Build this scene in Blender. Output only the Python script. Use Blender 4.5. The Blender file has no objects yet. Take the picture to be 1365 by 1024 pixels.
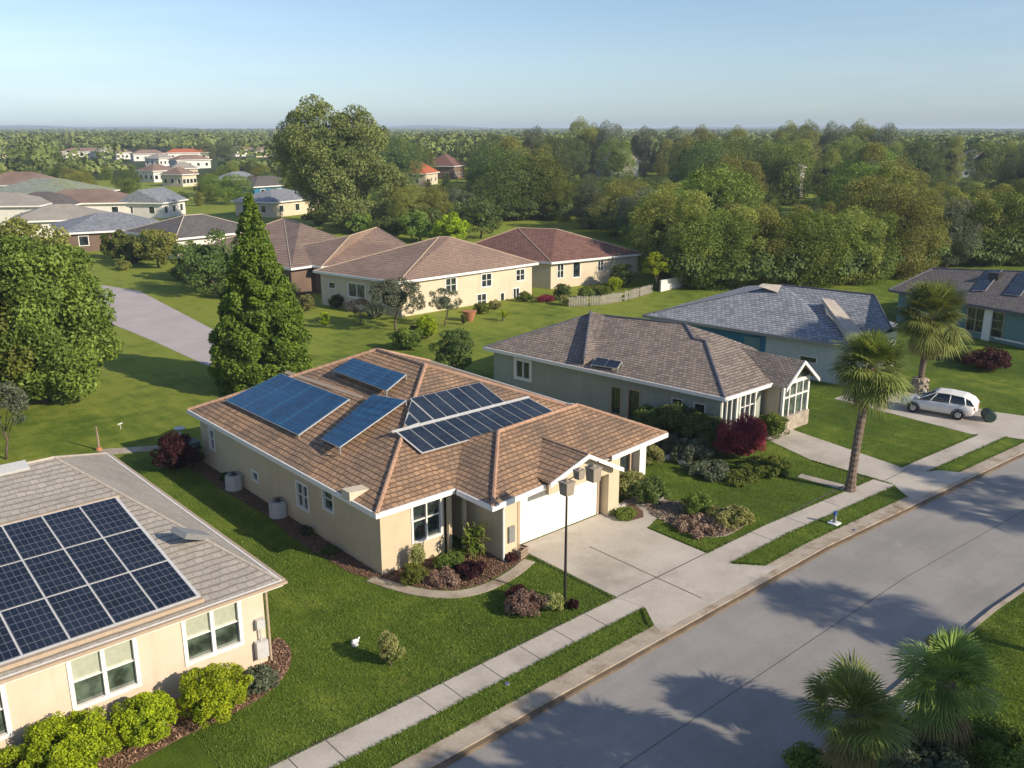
import bpy, math, random
import numpy as np
from mathutils import Vector, Matrix
R = math.radians
scn = bpy.context.scene
# ------------------------------------------------------------------ camera, sky, sun, exposure
CH = 17.0; FPX = 1210.0; PITCH = math.atan(342/FPX); AZ = R(48.5)
cd = bpy.data.cameras.new('camera'); cam = bpy.data.objects.new('camera', cd); scn.collection.objects.link(cam)
cd.sensor_width = 36; cd.lens = FPX/1365*36; cd.clip_end = 20000; cd.clip_start = 0.3
cam.location = (0, 0, CH); cam.rotation_euler = (R(90)-PITCH, 0, AZ-R(90)); scn.camera = cam
SUN_EL = R(27); SD = Vector((0.32, -0.947, 0)).normalized()        # horizontal direction towards the sun
w = bpy.data.worlds.new('World'); scn.world = w; w.use_nodes = True
nt = w.node_tree; bg = nt.nodes['Background']; sky = nt.nodes.new('ShaderNodeTexSky')
sky.sky_type = 'NISHITA'; sky.sun_disc = False; sky.sun_elevation = SUN_EL
sky.sun_rotation = math.atan2(SD.x, SD.y); sky.air_density = 1.0; sky.dust_density = 0.35; sky.ozone_density = 2.5; sky.altitude = 0
tc = nt.nodes.new('ShaderNodeTexCoord'); sx = nt.nodes.new('ShaderNodeSeparateXYZ'); nt.links.new(tc.outputs['Generated'], sx.inputs[0])
cr_ = nt.nodes.new('ShaderNodeValToRGB'); [cr_.color_ramp.elements.new(.5) for _ in range(2)]
for e_, (p_, c_) in zip(cr_.color_ramp.elements, ((0, (.53,.68,1.0,1)), (.066, (.75,.77,.90,1)), (.12, (.80,.80,.86,1)), (.35, (1.12,1.0,.98,1)))): e_.position = p_; e_.color = c_
nt.links.new(sx.outputs[2], cr_.inputs[0]); mm = nt.nodes.new('ShaderNodeMix'); mm.data_type = 'RGBA'; mm.blend_type = 'MULTIPLY'; mm.inputs[0].default_value = 1
cn = nt.nodes.new('ShaderNodeTexNoise'); cn.inputs['Scale'].default_value = 2.2; cn.inputs['Detail'].default_value = 7; cn.inputs['Roughness'].default_value = .6
cm = nt.nodes.new('ShaderNodeMapping'); cm.inputs['Scale'].default_value = (1, 1, 9); nt.links.new(tc.outputs['Generated'], cm.inputs['Vector']); nt.links.new(cm.outputs[0], cn.inputs['Vector'])
c2_ = nt.nodes.new('ShaderNodeValToRGB'); c2_.color_ramp.elements[0].position = .45; c2_.color_ramp.elements[0].color = (.97,.98,.99,1); c2_.color_ramp.elements[1].position = .75; c2_.color_ramp.elements[1].color = (1.10,1.07,1.04,1); nt.links.new(cn.outputs[0], c2_.inputs[0])
m3 = nt.nodes.new('ShaderNodeMix'); m3.data_type = 'RGBA'; m3.blend_type = 'MULTIPLY'; m3.inputs[0].default_value = 1; nt.links.new(sky.outputs[0], m3.inputs[6]); nt.links.new(c2_.outputs[0], m3.inputs[7])
nt.links.new(m3.outputs[2], mm.inputs[6]); nt.links.new(cr_.outputs[0], mm.inputs[7]); nt.links.new(mm.outputs[2], bg.inputs[0]); bg.inputs[1].default_value = 0.125
sl = bpy.data.lights.new('sun', 'SUN'); so = bpy.data.objects.new('sun', sl); scn.collection.objects.link(so)
sl.energy = 4.6; sl.angle = R(0.6); sl.color = (1.0, 0.872, 0.70)
d = Vector((SD.x*math.cos(SUN_EL), SD.y*math.cos(SUN_EL), math.sin(SUN_EL)))
so.rotation_euler = d.to_track_quat('Z', 'Y').to_euler(); so.location = (0, -20, 60)
scn.view_settings.view_transform = 'Standard'; scn.view_settings.look = 'None'
scn.view_settings.exposure = 0.41; scn.view_settings.gamma = 1
# ------------------------------------------------------------------ measuring helpers
def ray(x, y):
    u = (x-682.5)/FPX; v = -(y-512)/FPX
    fw = math.cos(PITCH)+v*math.sin(PITCH); up = -math.sin(PITCH)+v*math.cos(PITCH)
    return Vector((math.cos(AZ)*fw+math.sin(AZ)*u, math.sin(AZ)*fw-math.cos(AZ)*u, up))
def G(x, y, z=0.0):                                   # point at height z
    r = ray(x, y); t = (z-CH)/r.z; return Vector((r.x*t, r.y*t, z))
def ON(x, y, n, p):                                   # point on the plane through p with normal n
    r = ray(x, y); n = Vector(n); o = Vector((0, 0, CH)); t = (Vector(p)-o).dot(n)/r.dot(n); return o+r*t
def smooth(a, b, x): t = min(1, max(0, (x-a)/(b-a))); return t*t*(3-2*t)
def drift(x): return -0.055*max(0, x-33)+ -0.0 if x > 33 else 0.0
def PX(x, y): return Vector((x, y+drift(x), 0))
# ------------------------------------------------------------------ materials
def mat(name): 
    m = bpy.data.materials.new(name); m.use_nodes = True; n = m.node_tree.nodes; return m, n, m.node_tree.links, n['Principled BSDF']
def N(n, t, **k):
    o = n.new(t)
    for a, b in k.items(): setattr(o, a, b)
    return o
def ramp(n, l, fac, stops, interp='LINEAR'):
    r = N(n, 'ShaderNodeValToRGB'); r.color_ramp.interpolation = interp; e = r.color_ramp.elements
    while len(e) < len(stops): e.new(0.5)
    for i, (p, c) in enumerate(stops): e[i].position = p; e[i].color = (*c, 1) if len(c) == 3 else c
    l.new(fac, r.inputs[0]); return r.outputs[0]
def noise(n, l, vec, scale, detail=4, rough=.55, out=0):
    t = N(n, 'ShaderNodeTexNoise'); t.inputs['Scale'].default_value = scale; t.inputs['Detail'].default_value = detail
    t.inputs['Roughness'].default_value = rough
    if vec: l.new(vec, t.inputs['Vector'])
    return t.outputs[out]
def mixc(n, l, fac, a, b, mode='MIX'):
    m = N(n, 'ShaderNodeMix', data_type='RGBA', blend_type=mode)
    for s, v in ((0, fac), (6, a), (7, b)):
        if hasattr(v, 'is_linked'): l.new(v, m.inputs[s])
        elif s == 0: m.inputs[0].default_value = v
        else: m.inputs[s].default_value = (*v, 1)
    return m.outputs[2]
def mth(n, l, op, a, b=None, c=None):
    m = N(n, 'ShaderNodeMath', operation=op)
    for i, v in enumerate((a, b, c)):
        if v is None: continue
        if hasattr(v, 'is_linked'): l.new(v, m.inputs[i])
        else: m.inputs[i].default_value = v
    return m.outputs[0]
def bump(n, l, b, h, strength=.4, dist=.02):
    k = N(n, 'ShaderNodeBump'); k.inputs['Strength'].default_value = strength; k.inputs['Distance'].default_value = dist
    l.new(h, k.inputs['Height']); l.new(k.outputs[0], b.inputs['Normal'])
def wpos(n): return N(n, 'ShaderNodeNewGeometry').outputs['Position']
def surf(name, c1, c2, scale=1.5, rough=.85, fine=30, bs=.3, bd=.01, metal=0, c3=None, big=None):
    m, n, l, b = mat(name); P = wpos(n)
    col = ramp(n, l, noise(n, l, P, scale, 6, .6), [(.3, c1), (.7, c2)])
    if c3: col = mixc(n, l, ramp(n, l, noise(n, l, P, big or scale*.3, 5, .65), [(.5, (0,0,0)), (.68, (1,1,1))]), col, c3)
    f = noise(n, l, P, fine, 3, .6)
    col = mixc(n, l, 1.0, col, ramp(n, l, f, [(.25, (.8,.8,.8)), (.75, (1.15,1.15,1.15))]), 'MULTIPLY')
    l.new(col, b.inputs['Base Color']); b.inputs['Roughness'].default_value = rough; b.inputs['Metallic'].default_value = metal
    bump(n, l, b, f, bs, bd); return m
def plain(name, c, rough=.5, metal=0, spec=.5):
    m, n, l, b = mat(name); P = wpos(n)
    col = mixc(n, l, 1.0, c, ramp(n, l, noise(n, l, P, 7, 4), [(.3, (.88,.88,.88)), (.7, (1.05,1.05,1.05))]), 'MULTIPLY')
    l.new(col, b.inputs['Base Color']); b.inputs['Roughness'].default_value = rough; b.inputs['Metallic'].default_value = metal
    b.inputs['Specular IOR Level'].default_value = spec; return m
def shingle(name, ca, cb, mort, w=.34, h=.105, dirt=None, dscale=.35, bs=.8, vary=.9):
    """tiles laid in level courses: u runs along the course, v is the height on the slope"""
    m, n, l, b = mat(name); g = N(n, 'ShaderNodeNewGeometry'); sp = N(n, 'ShaderNodeSeparateXYZ'); l.new(g.outputs['Position'], sp.inputs[0])
    sn = N(n, 'ShaderNodeSeparateXYZ'); l.new(g.outputs['True Normal'], sn.inputs[0])
    fx = mth(n, l, 'GREATER_THAN', mth(n, l, 'ABSOLUTE', sn.outputs[0]), mth(n, l, 'ABSOLUTE', sn.outputs[1]))
    u = mth(n, l, 'ADD', mth(n, l, 'MULTIPLY', fx, sp.outputs[1]), mth(n, l, 'MULTIPLY', mth(n, l, 'SUBTRACT', 1.0, fx), sp.outputs[0]))
    wob = mth(n, l, 'MULTIPLY', mth(n, l, 'SUBTRACT', noise(n, l, g.outputs['Position'], 1.3, 3), .5), .05)
    v = mth(n, l, 'ADD', sp.outputs[2], wob)
    cv = N(n, 'ShaderNodeCombineXYZ'); l.new(mth(n, l, 'DIVIDE', u, w), cv.inputs[0]); l.new(mth(n, l, 'DIVIDE', v, h), cv.inputs[1])
    br = N(n, 'ShaderNodeTexBrick', offset=.5); l.new(cv.outputs[0], br.inputs['Vector'])
    br.inputs['Color1'].default_value = (0,0,0,1); br.inputs['Color2'].default_value = (1,1,1,1); br.inputs['Mortar'].default_value = (.5,.5,.5,1)
    br.inputs['Scale'].default_value = 1; br.inputs['Mortar Size'].default_value = .07; br.inputs['Brick Width'].default_value = 1; br.inputs['Row Height'].default_value = 1
    br.inputs['Mortar Smooth'].default_value = .3
    P = g.outputs['Position']
    tone = mth(n, l, 'ADD', mth(n, l, 'MULTIPLY', br.outputs[0], .5), mth(n, l, 'MULTIPLY', noise(n, l, P, .8, 6, .7), .6))
    col = ramp(n, l, tone, [(.25, ca), (.75, cb)])
    if dirt: col = mixc(n, l, ramp(n, l, noise(n, l, P, dscale, 6, .7), [(.42, (0,0,0)), (.66, (vary,)*3)]), col, dirt)
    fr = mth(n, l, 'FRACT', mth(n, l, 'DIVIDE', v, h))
    course_shadow = ramp(n, l, fr, [(0, (.35,.35,.35)), (.16, (.55,.55,.55)), (.26, (1,1,1))])  # shadow line of each tile course, painted into the colour
    col = mixc(n, l, 1.0, col, course_shadow, 'MULTIPLY')
    col = mixc(n, l, mth(n, l, 'MULTIPLY', br.outputs[1], .75), col, mort)
    col = mixc(n, l, 1.0, col, ramp(n, l, noise(n, l, P, 22, 3), [(.3, (.78,.78,.78)), (.7, (1.18,1.18,1.18))]), 'MULTIPLY')
    l.new(col, b.inputs['Base Color']); b.inputs['Roughness'].default_value = .82; b.inputs['Specular IOR Level'].default_value = .25
    hh = mth(n, l, 'SUBTRACT', mth(n, l, 'SUBTRACT', 1.0, fr), mth(n, l, 'MULTIPLY', br.outputs[1], .5))
    bump(n, l, b, mth(n, l, 'ADD', hh, mth(n, l, 'MULTIPLY', br.outputs[0], .35)), bs, .035); return m
def leafmat(name, dark, light, sub=.25, scale=.5, hue=.04):
    m, n, l, b = mat(name); oi = N(n, 'ShaderNodeObjectInfo'); g = N(n, 'ShaderNodeNewGeometry')
    at = N(n, 'ShaderNodeAttribute', attribute_name='tint')
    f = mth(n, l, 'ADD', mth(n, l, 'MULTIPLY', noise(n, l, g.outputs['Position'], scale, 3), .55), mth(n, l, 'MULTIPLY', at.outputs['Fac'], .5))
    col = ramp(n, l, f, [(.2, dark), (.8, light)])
    hs = N(n, 'ShaderNodeHueSaturation'); l.new(col, hs.inputs['Color'])
    l.new(mth(n, l, 'ADD', .5-hue*.45, mth(n, l, 'MULTIPLY', oi.outputs['Random'], hue)), hs.inputs['Hue'])
    l.new(mth(n, l, 'ADD', .74, mth(n, l, 'MULTIPLY', oi.outputs['Random'], .62)), hs.inputs['Value'])
    l.new(hs.outputs[0], b.inputs['Base Color']); b.inputs['Roughness'].default_value = .6; b.inputs['Specular IOR Level'].default_value = .25
    tr = N(n, 'ShaderNodeBsdfTranslucent'); l.new(mixc(n, l, 1.0, hs.outputs[0], (1.15,1.15,.55), 'MULTIPLY'), tr.inputs[0])
    mx = N(n, 'ShaderNodeMixShader'); mx.inputs[0].default_value = sub; l.new(b.outputs[0], mx.inputs[1]); l.new(tr.outputs[0], mx.inputs[2])
    l.new(mx.outputs[0], n['Material Output'].inputs[0]); return m
def grassmat(name, a, b_, c, stripes=True):
    m, n, l, b = mat(name); P = wpos(n)
    big = noise(n, l, P, .11, 5, .6); med = noise(n, l, P, .7, 5, .7); fin = noise(n, l, P, 14, 4, .75)
    f = mth(n, l, 'ADD', mth(n, l, 'MULTIPLY', big, .5), mth(n, l, 'MULTIPLY', med, .5))
    if stripes:
        mp = N(n, 'ShaderNodeMapping'); mp.inputs['Scale'].default_value = (1.5, .12, 1); mp.inputs['Rotation'].default_value = (0, 0, .22); l.new(P, mp.inputs['Vector'])
        f = mth(n, l, 'ADD', f, mth(n, l, 'MULTIPLY', mth(n, l, 'SUBTRACT', noise(n, l, mp.outputs[0], 1.0, 2, .5), .5), .22))
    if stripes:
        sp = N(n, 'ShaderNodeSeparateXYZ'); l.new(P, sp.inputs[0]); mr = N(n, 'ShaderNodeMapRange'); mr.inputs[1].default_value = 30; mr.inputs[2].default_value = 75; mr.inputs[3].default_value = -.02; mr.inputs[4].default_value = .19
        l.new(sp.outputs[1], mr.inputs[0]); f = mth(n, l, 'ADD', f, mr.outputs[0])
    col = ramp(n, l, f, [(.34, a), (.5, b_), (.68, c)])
    if stripes: col = mixc(n, l, ramp(n, l, noise(n, l, P, .45, 6, .75), [(.60, (0,0,0)), (.74, (.55,)*3)]), col, (.25,.23,.07))
    col = mixc(n, l, 1.0, col, ramp(n, l, fin, [(.25, (.55,.58,.5)), (.75, (1.35,1.35,1.3))]), 'MULTIPLY')
    l.new(col, b.inputs['Base Color']); b.inputs['Roughness'].default_value = .9; b.inputs['Specular IOR Level'].default_value = .15
    bump(n, l, b, fin, .9, .06); return m
def stucco(name, c1, c2):
    m, n, l, b = mat(name); P = wpos(n); mp = N(n, 'ShaderNodeMapping'); mp.inputs['Scale'].default_value = (2.2, 2.2, .22); l.new(P, mp.inputs['Vector'])
    colr = ramp(n, l, noise(n, l, P, .6, 5, .6), [(.3, c1), (.7, c2)]); st = noise(n, l, mp.outputs[0], 1.6, 5, .7); bl = noise(n, l, P, 2.6, 6, .75)
    colr = mixc(n, l, ramp(n, l, st, [(.52, (0,0,0)), (.78, (.42,)*3)]), colr, tuple(v*.62 for v in c1)); colr = mixc(n, l, ramp(n, l, bl, [(.58, (0,0,0)), (.75, (.30,)*3)]), colr, tuple(v*.70 for v in c1))
    l.new(colr, b.inputs['Base Color']); b.inputs['Roughness'].default_value = .9; b.inputs['Specular IOR Level'].default_value = .2; bump(n, l, b, noise(n, l, P, 30, 4, .7), .5, .006); return m
M = {}
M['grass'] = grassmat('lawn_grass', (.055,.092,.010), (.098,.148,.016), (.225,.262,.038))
M['ground'] = grassmat('far_ground', (.03,.05,.015), (.045,.065,.02), (.07,.085,.03), False)
M['blade'] = leafmat('grass_blade', (.06,.11,.014), (.16,.22,.04), .25, .5, .0)
def asphalt():
    m, n, l, b = mat('asphalt'); P = wpos(n); mp = N(n, 'ShaderNodeMapping'); mp.inputs['Scale'].default_value = (.10, 1.0, 1); l.new(P, mp.inputs['Vector'])
    c = ramp(n, l, noise(n, l, P, .28, 7, .68), [(.30, (.24,.228,.212)), (.70, (.325,.308,.286))])
    c = mixc(n, l, ramp(n, l, noise(n, l, mp.outputs[0], 1.1, 4, .6), [(.45, (0,0,0)), (.72, (.5,)*3)]), c, (.205,.197,.187))
    c = mixc(n, l, ramp(n, l, noise(n, l, P, 1.3, 6, .8), [(.62, (0,0,0)), (.70, (.55,)*3)]), c, (.37,.35,.32))
    vo = N(n, 'ShaderNodeTexVoronoi', feature='DISTANCE_TO_EDGE'); vo.inputs['Scale'].default_value = .22; wn_ = mixc(n, l, .35, (0,0,0), noise(n, l, P, .9, 5, .7, 1)); va = N(n, 'ShaderNodeVectorMath', operation='ADD'); l.new(P, va.inputs[0]); vs = N(n, 'ShaderNodeVectorMath', operation='SCALE'); vs.inputs['Scale'].default_value = 4.0; l.new(wn_, vs.inputs[0]); l.new(vs.outputs[0], va.inputs[1]); l.new(va.outputs[0], vo.inputs['Vector'])
    crk = mth(n, l, 'MULTIPLY', mth(n, l, 'LESS_THAN', vo.outputs['Distance'], .0028), mth(n, l, 'GREATER_THAN', noise(n, l, P, .12, 2), .52)); c = mixc(n, l, mth(n, l, 'MULTIPLY', crk, .22), c, (.09,.087,.085))
    sp = noise(n, l, P, 55, 3, .8); c = mixc(n, l, 1.0, c, ramp(n, l, sp, [(.3, (.74,.74,.74)), (.7, (1.24,1.24,1.24))]), 'MULTIPLY')
    l.new(c, b.inputs['Base Color']); b.inputs['Roughness'].default_value = .9; b.inputs['Specular IOR Level'].default_value = .3; bump(n, l, b, sp, .6, .01); return m
M['asphalt'] = asphalt(); M['asphalt_plain'] = surf('asphalt_plain', (.205,.20,.19), (.245,.238,.225), .35, .9, 45, .5, .008, 0, (.165,.16,.155), .22)
M['concrete'] = surf('concrete', (.42,.375,.31), (.53,.48,.41), .5, .85, 25, .25, .005, 0, (.34,.30,.25), .3)
M['curbc'] = surf('curb_concrete', (.33,.28,.22), (.46,.39,.30), 1.2, .9, 22, .4, .008, 0, (.22,.16,.10), .9)
M['gutter'] = surf('gutter_dirt', (.10,.07,.045), (.20,.145,.09), 1.6, .95, 18, .6, .01)
M['joint'] = plain('joint_dark', (.09,.08,.07), .95)
M['lav'] = surf('pale_paving', (.38,.335,.325), (.47,.42,.405), .3, .9, 20, .25, .005)
M['mulch'] = surf('mulch', (.09,.05,.03), (.20,.115,.07), 6, .95, 40, .8, .03)
M['chip'] = leafmat('bark_chips', (.10,.055,.03), (.38,.23,.15), .0, 6, .0)
M['pebble'] = leafmat('pebbles', (.16,.12,.09), (.42,.33,.25), .0, 8, .0)
M['stucco1'] = stucco('stucco_cream', (.52,.43,.29), (.60,.50,.35))
M['stucco0'] = stucco('stucco_peach', (.58,.47,.35), (.64,.53,.41))
M['stucco2'] = stucco('stucco_sage', (.30,.32,.27), (.36,.38,.32))
M['stucco3'] = stucco('stucco_pale_blue', (.42,.47,.46), (.50,.54,.52))
M['teal'] = stucco('stucco_teal', (.11,.20,.20), (.15,.26,.255))
M['blue'] = stucco('blue_wall', (.03,.13,.22), (.05,.19,.29))
M['cream'] = stucco('stucco_ivory', (.56,.47,.34), (.64,.54,.40))
M['whitewall'] = stucco('white_wall', (.62,.59,.53), (.74,.70,.64))
M['brownwall'] = surf('brown_wall', (.12,.08,.06), (.19,.13,.09), .5, .9, 20, .3, .004)
M['trim'] = plain('white_trim', (.78,.76,.71), .45)
M['door'] = plain('garage_door_paint', (.80,.77,.70), .5)
M['tan'] = plain('tan_trim', (.42,.32,.22), .6)
M['glass'] = None
def glassm(name, c, rough=.06):
    m, n, l, b = mat(name); P = wpos(n)
    col = mixc(n, l, 1.0, c, ramp(n, l, noise(n, l, P, 2.2, 3), [(.35, (.35,.35,.35)), (.65, (1.5,1.5,1.5))]), 'MULTIPLY')
    l.new(col, b.inputs['Base Color']); b.inputs['Roughness'].default_value = rough; b.inputs['Specular IOR Level'].default_value = .9
    b.inputs['Coat Weight'].default_value = .5; b.inputs['Coat Roughness'].default_value = .03; return m
M['glass'] = glassm('window_glass', (.022,.032,.034)); M['glassg'] = glassm('window_glass_green', (.07,.095,.07), .15)
M['blind'] = plain('window_blind', (.40,.42,.32), .3, 0, .8)
M['tile1'] = shingle('clay_tiles', (.27,.175,.11), (.47,.29,.165), (.09,.055,.036), .30, .088, (.17,.135,.105), .30)
M['tile0'] = shingle('grey_shingles', (.34,.31,.26), (.42,.385,.33), (.25,.225,.19), .30, .07, (.26,.235,.20), .5, .3, .6)
M['tile2'] = shingle('brown_shingles', (.185,.15,.125), (.33,.27,.22), (.07,.055,.048), .28, .08, None, .3, .8)
M['tile3'] = shingle('slate_shingles', (.20,.215,.24), (.36,.375,.395), (.08,.085,.10), .36, .095, None, .3, .9)
M['tile4'] = shingle('rose_tiles', (.25,.17,.13), (.35,.25,.185), (.15,.10,.08), .4, .12, (.22,.15,.12), .2, .5)
M['tile5'] = shingle('maroon_tiles', (.16,.082,.066), (.235,.125,.10), (.08,.04,.03), .4, .12, None, .2, .5)
M['tile6'] = shingle('dark_shingles', (.12,.11,.105), (.19,.17,.155), (.06,.055,.05), .4, .11, (.14,.11,.10), .2, .5)
M['tilered'] = shingle('orange_tiles', (.42,.11,.045), (.55,.16,.07), (.2,.06,.03), .5, .15, None, .2, .4)
M['tilegreen'] = shingle('green_grey_roof', (.20,.23,.19), (.30,.33,.28), (.14,.16,.14), .5, .2, (.30,.34,.14), .1, .3)
M['cap1'] = surf('clay_ridge', (.34,.205,.13), (.45,.28,.185), 1.5, .8, 14, .5, .01)
M['cap2'] = surf('dark_ridge', (.07,.07,.09), (.12,.12,.14), 1.5, .7, 14, .5, .01)
M['capl'] = surf('pale_ridge_lit_step', (.42,.36,.29), (.50,.44,.36), 1.5, .8, 14, .4, .01)  # pale ridge caps; also the painted sunlit tone of the slate roof steps
M['metal'] = plain('grey_metal', (.28,.28,.27), .45, .3); M['dkmetal'] = plain('dark_metal', (.035,.033,.03), .5, .3)
M['frame'] = plain('panel_frame', (.62,.62,.60), .4, .2); M['plast'] = plain('pale_plastic', (.50,.50,.48), .5)
M['vent'] = plain('pale_vent', (.60,.52,.38), .6)
M['picket'] = surf('grey_pickets', (.22,.20,.165), (.40,.37,.31), 2.5, .85, 30, .5, .008)
M['wood'] = surf('weathered_wood', (.22,.16,.11), (.34,.26,.19), 3, .85, 30, .5, .008)
M['grill'] = plain('box_weathered', (.30,.25,.19), .75)
M['bark'] = surf('bark', (.09,.065,.045), (.17,.13,.095), 3, .95, 14, .9, .03)
M['palmbark'] = surf('palm_bark', (.11,.08,.06), (.21,.155,.115), 5, .95, 18, .9, .03)
M['stone'] = surf('stone', (.30,.25,.19), (.47,.40,.31), 3.5, .9, 12, .9, .04, 0, (.14,.11,.08), 3)
M['rock'] = surf('rock', (.42,.40,.36), (.60,.57,.52), 2, .9, 12, .7, .03)
M['carpaint'] = plain('car_paint', (.78,.75,.70), .28, 0, .5); M['tyre'] = plain('tyre_rubber', (.015,.015,.016), .85)
M['rim'] = plain('rim_metal', (.45,.46,.48), .3, .8); M['carglass'] = glassm('car_glass', (.015,.03,.045), .04)
M['lamp'] = plain('lamp_glass', (.55,.20,.14), .2); M['dkgreen'] = plain('dark_green_plastic', (.02,.045,.035), .5)
M['white'] = plain('white_gloss', (.8,.8,.78), .35); M['bluep'] = plain('blue_plastic', (.05,.11,.30), .5); M['terra'] = plain('terracotta', (.40,.17,.08), .8)
def solar(name, c, nx, ny, line, lw=.03, bus=None):
    m, n, l, b = mat(name); uv = N(n, 'ShaderNodeUVMap'); sp = N(n, 'ShaderNodeSeparateXYZ'); l.new(uv.outputs[0], sp.inputs[0])
    def grid(o, k, wd):
        f = mth(n, l, 'FRACT', mth(n, l, 'MULTIPLY', o, k)); e = mth(n, l, 'MINIMUM', f, mth(n, l, 'SUBTRACT', 1.0, f))
        return mth(n, l, 'LESS_THAN', e, wd)
    a = grid(sp.outputs[0], nx, lw); c2 = grid(sp.outputs[1], ny, lw)
    f = mth(n, l, 'MAXIMUM', a, c2)
    P = wpos(n); base = mixc(n, l, 1.0, c, ramp(n, l, noise(n, l, P, 1.1, 4), [(.3, (.6,.65,.7)), (.7, (1.5,1.4,1.3))]), 'MULTIPLY')
    col = mixc(n, l, mth(n, l, 'MULTIPLY', f, .55), base, line)
    l.new(col, b.inputs['Base Color']); b.inputs['Roughness'].default_value = .22; b.inputs['Specular IOR Level'].default_value = .6
    return m
M['sol0'] = solar('solar_cells_dark', (.012,.018,.032), 6, 6, (.22,.23,.24), .035)
M['sol1'] = solar('solar_cells_blue', (.006,.055,.135), 4, 2, (.05,.20,.33), .03)
M['sol2'] = solar('solar_cells_navy', (.018,.028,.045), 2, 4, (.05,.07,.10), .03)
M['leaf_dense'] = leafmat('leaf_mid_green', (.072,.11,.018), (.215,.265,.045), .25, .5)
M['leaf_con'] = leafmat('leaf_conifer', (.05,.092,.010), (.18,.25,.025), .2, .8)
M['leaf_olive'] = leafmat('leaf_olive', (.095,.12,.024), (.32,.32,.07), .25, .25)
M['leaf_tall'] = leafmat('leaf_tall', (.12,.155,.04), (.31,.35,.11), .25, .2, .0)
M['leaf_dark'] = leafmat('leaf_dark', (.045,.072,.016), (.13,.17,.04), .18, .3)
M['leaf_yel'] = leafmat('leaf_lime', (.13,.18,.008), (.43,.49,.016), .3, 2)
M['leaf_gg'] = leafmat('leaf_grey_green', (.07,.09,.05), (.18,.20,.12), .2, 2)
M['leaf_red'] = leafmat('leaf_crimson', (.13,.014,.025), (.38,.05,.08), .25, 3)
M['leaf_dred'] = leafmat('leaf_maroon', (.03,.008,.010), (.09,.022,.022), .2, 3)
M['leaf_pink'] = leafmat('leaf_pinkish', (.15,.09,.065), (.40,.28,.21), .2, 4)
M['leaf_var'] = leafmat('leaf_variegated', (.10,.13,.03), (.45,.42,.16), .25, 5)
M['leaf_palm'] = leafmat('leaf_palm', (.085,.13,.032), (.29,.35,.085), .25, .8)
M['leaf_dry'] = leafmat('leaf_dry', (.16,.12,.05), (.34,.27,.12), .25, 1)
M['leaf_far'] = leafmat('leaf_far', (.07,.095,.026), (.21,.23,.06), .15, .02)
# ------------------------------------------------------------------ mesh helpers
col = scn.collection
def tag(o, label=None, cat=None, group=None, kind=None):
    for k, v in (('label', label), ('category', cat), ('group', group), ('kind', kind)):
        if v: o[k] = v
    return o
class MB:
    def __init__(s): s.v = []; s.f = []; s.uv = None
    def face(s, pts):
        b = len(s.v); s.v += [tuple(p) for p in pts]; s.f.append(tuple(range(b, b+len(pts)))); return s
    def box(s, x0, x1, y0, y1, z0, z1, T=None):
        P = [Vector(p) for p in ((x0,y0,z0),(x1,y0,z0),(x1,y1,z0),(x0,y1,z0),(x0,y0,z1),(x1,y0,z1),(x1,y1,z1),(x0,y1,z1))]
        if T: P = [T(p) for p in P]
        b = len(s.v); s.v += [tuple(p) for p in P]
        for q in ((3,2,1,0),(4,5,6,7),(0,1,5,4),(1,2,6,5),(2,3,7,6),(3,0,4,7)): s.f.append(tuple(b+i for i in q))
        return s
    def prism(s, pts, z0, z1):
        n = len(pts); b = len(s.v); s.v += [(p[0], p[1], z0) for p in pts]+[(p[0], p[1], z1) for p in pts]
        s.f.append(tuple(b+i for i in reversed(range(n)))); s.f.append(tuple(b+n+i for i in range(n)))
        for i in range(n): j = (i+1) % n; s.f.append((b+i, b+j, b+n+j, b+n+i))
        return s
    def tube(s, pts, rs, n=8, cap=True):
        pts = [Vector(p) for p in pts]; b = len(s.v)
        for i, p in enumerate(pts):
            t = (pts[min(i+1, len(pts)-1)]-pts[max(i-1, 0)]).normalized()
            a = t.orthogonal().normalized() if abs(t.z) < .95 else Vector((1, 0, 0)); a = (a-t*a.dot(t)).normalized(); c = t.cross(a)
            r = rs[i] if hasattr(rs, '__len__') else rs
            for k in range(n):
                an = 2*math.pi*k/n; s.v.append(tuple(p+(a*math.cos(an)+c*math.sin(an))*r))
        for i in range(len(pts)-1):
            for k in range(n):
                k2 = (k+1) % n; s.f.append((b+i*n+k, b+i*n+k2, b+(i+1)*n+k2, b+(i+1)*n+k))
        if cap: s.f.append(tuple(b+k for k in reversed(range(n)))); s.f.append(tuple(b+(len(pts)-1)*n+k for k in range(n)))
        return s
    def slab(s, quad, th):              # 3D polygon thickened downwards along its normal
        q = [Vector(p) for p in quad]; nn = (q[1]-q[0]).cross(q[2]-q[0]).normalized()
        if nn.z < 0: q.reverse(); nn = -nn
        n = len(q); b = len(s.v); s.v += [tuple(p) for p in q]+[tuple(p-nn*th) for p in q]
        s.f.append(tuple(range(b, b+n))); s.f.append(tuple(b+n+i for i in reversed(range(n))))
        for i in range(n): j = (i+1) % n; s.f.append((b+i, b+n+i, b+n+j, b+j))
        return s
    def build(s, name, m, parent=None, smooth=False, shift=None):
        me = bpy.data.meshes.new(name); v = s.v
        if shift: v = [(a[0]-shift[0], a[1]-shift[1], a[2]-shift[2]) for a in v]
        me.from_pydata(v, [], s.f); me.materials.append(m)
        if s.uv is not None:
            u = me.uv_layers.new(name='UVMap'); u.data.foreach_set('uv', [c for p in s.uv for c in p])
        if smooth: me.polygons.foreach_set('use_smooth', [True]*len(me.polygons))
        me.update(); o = bpy.data.objects.new(name, me); col.objects.link(o)
        if parent: o.parent = parent
        return o
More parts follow.
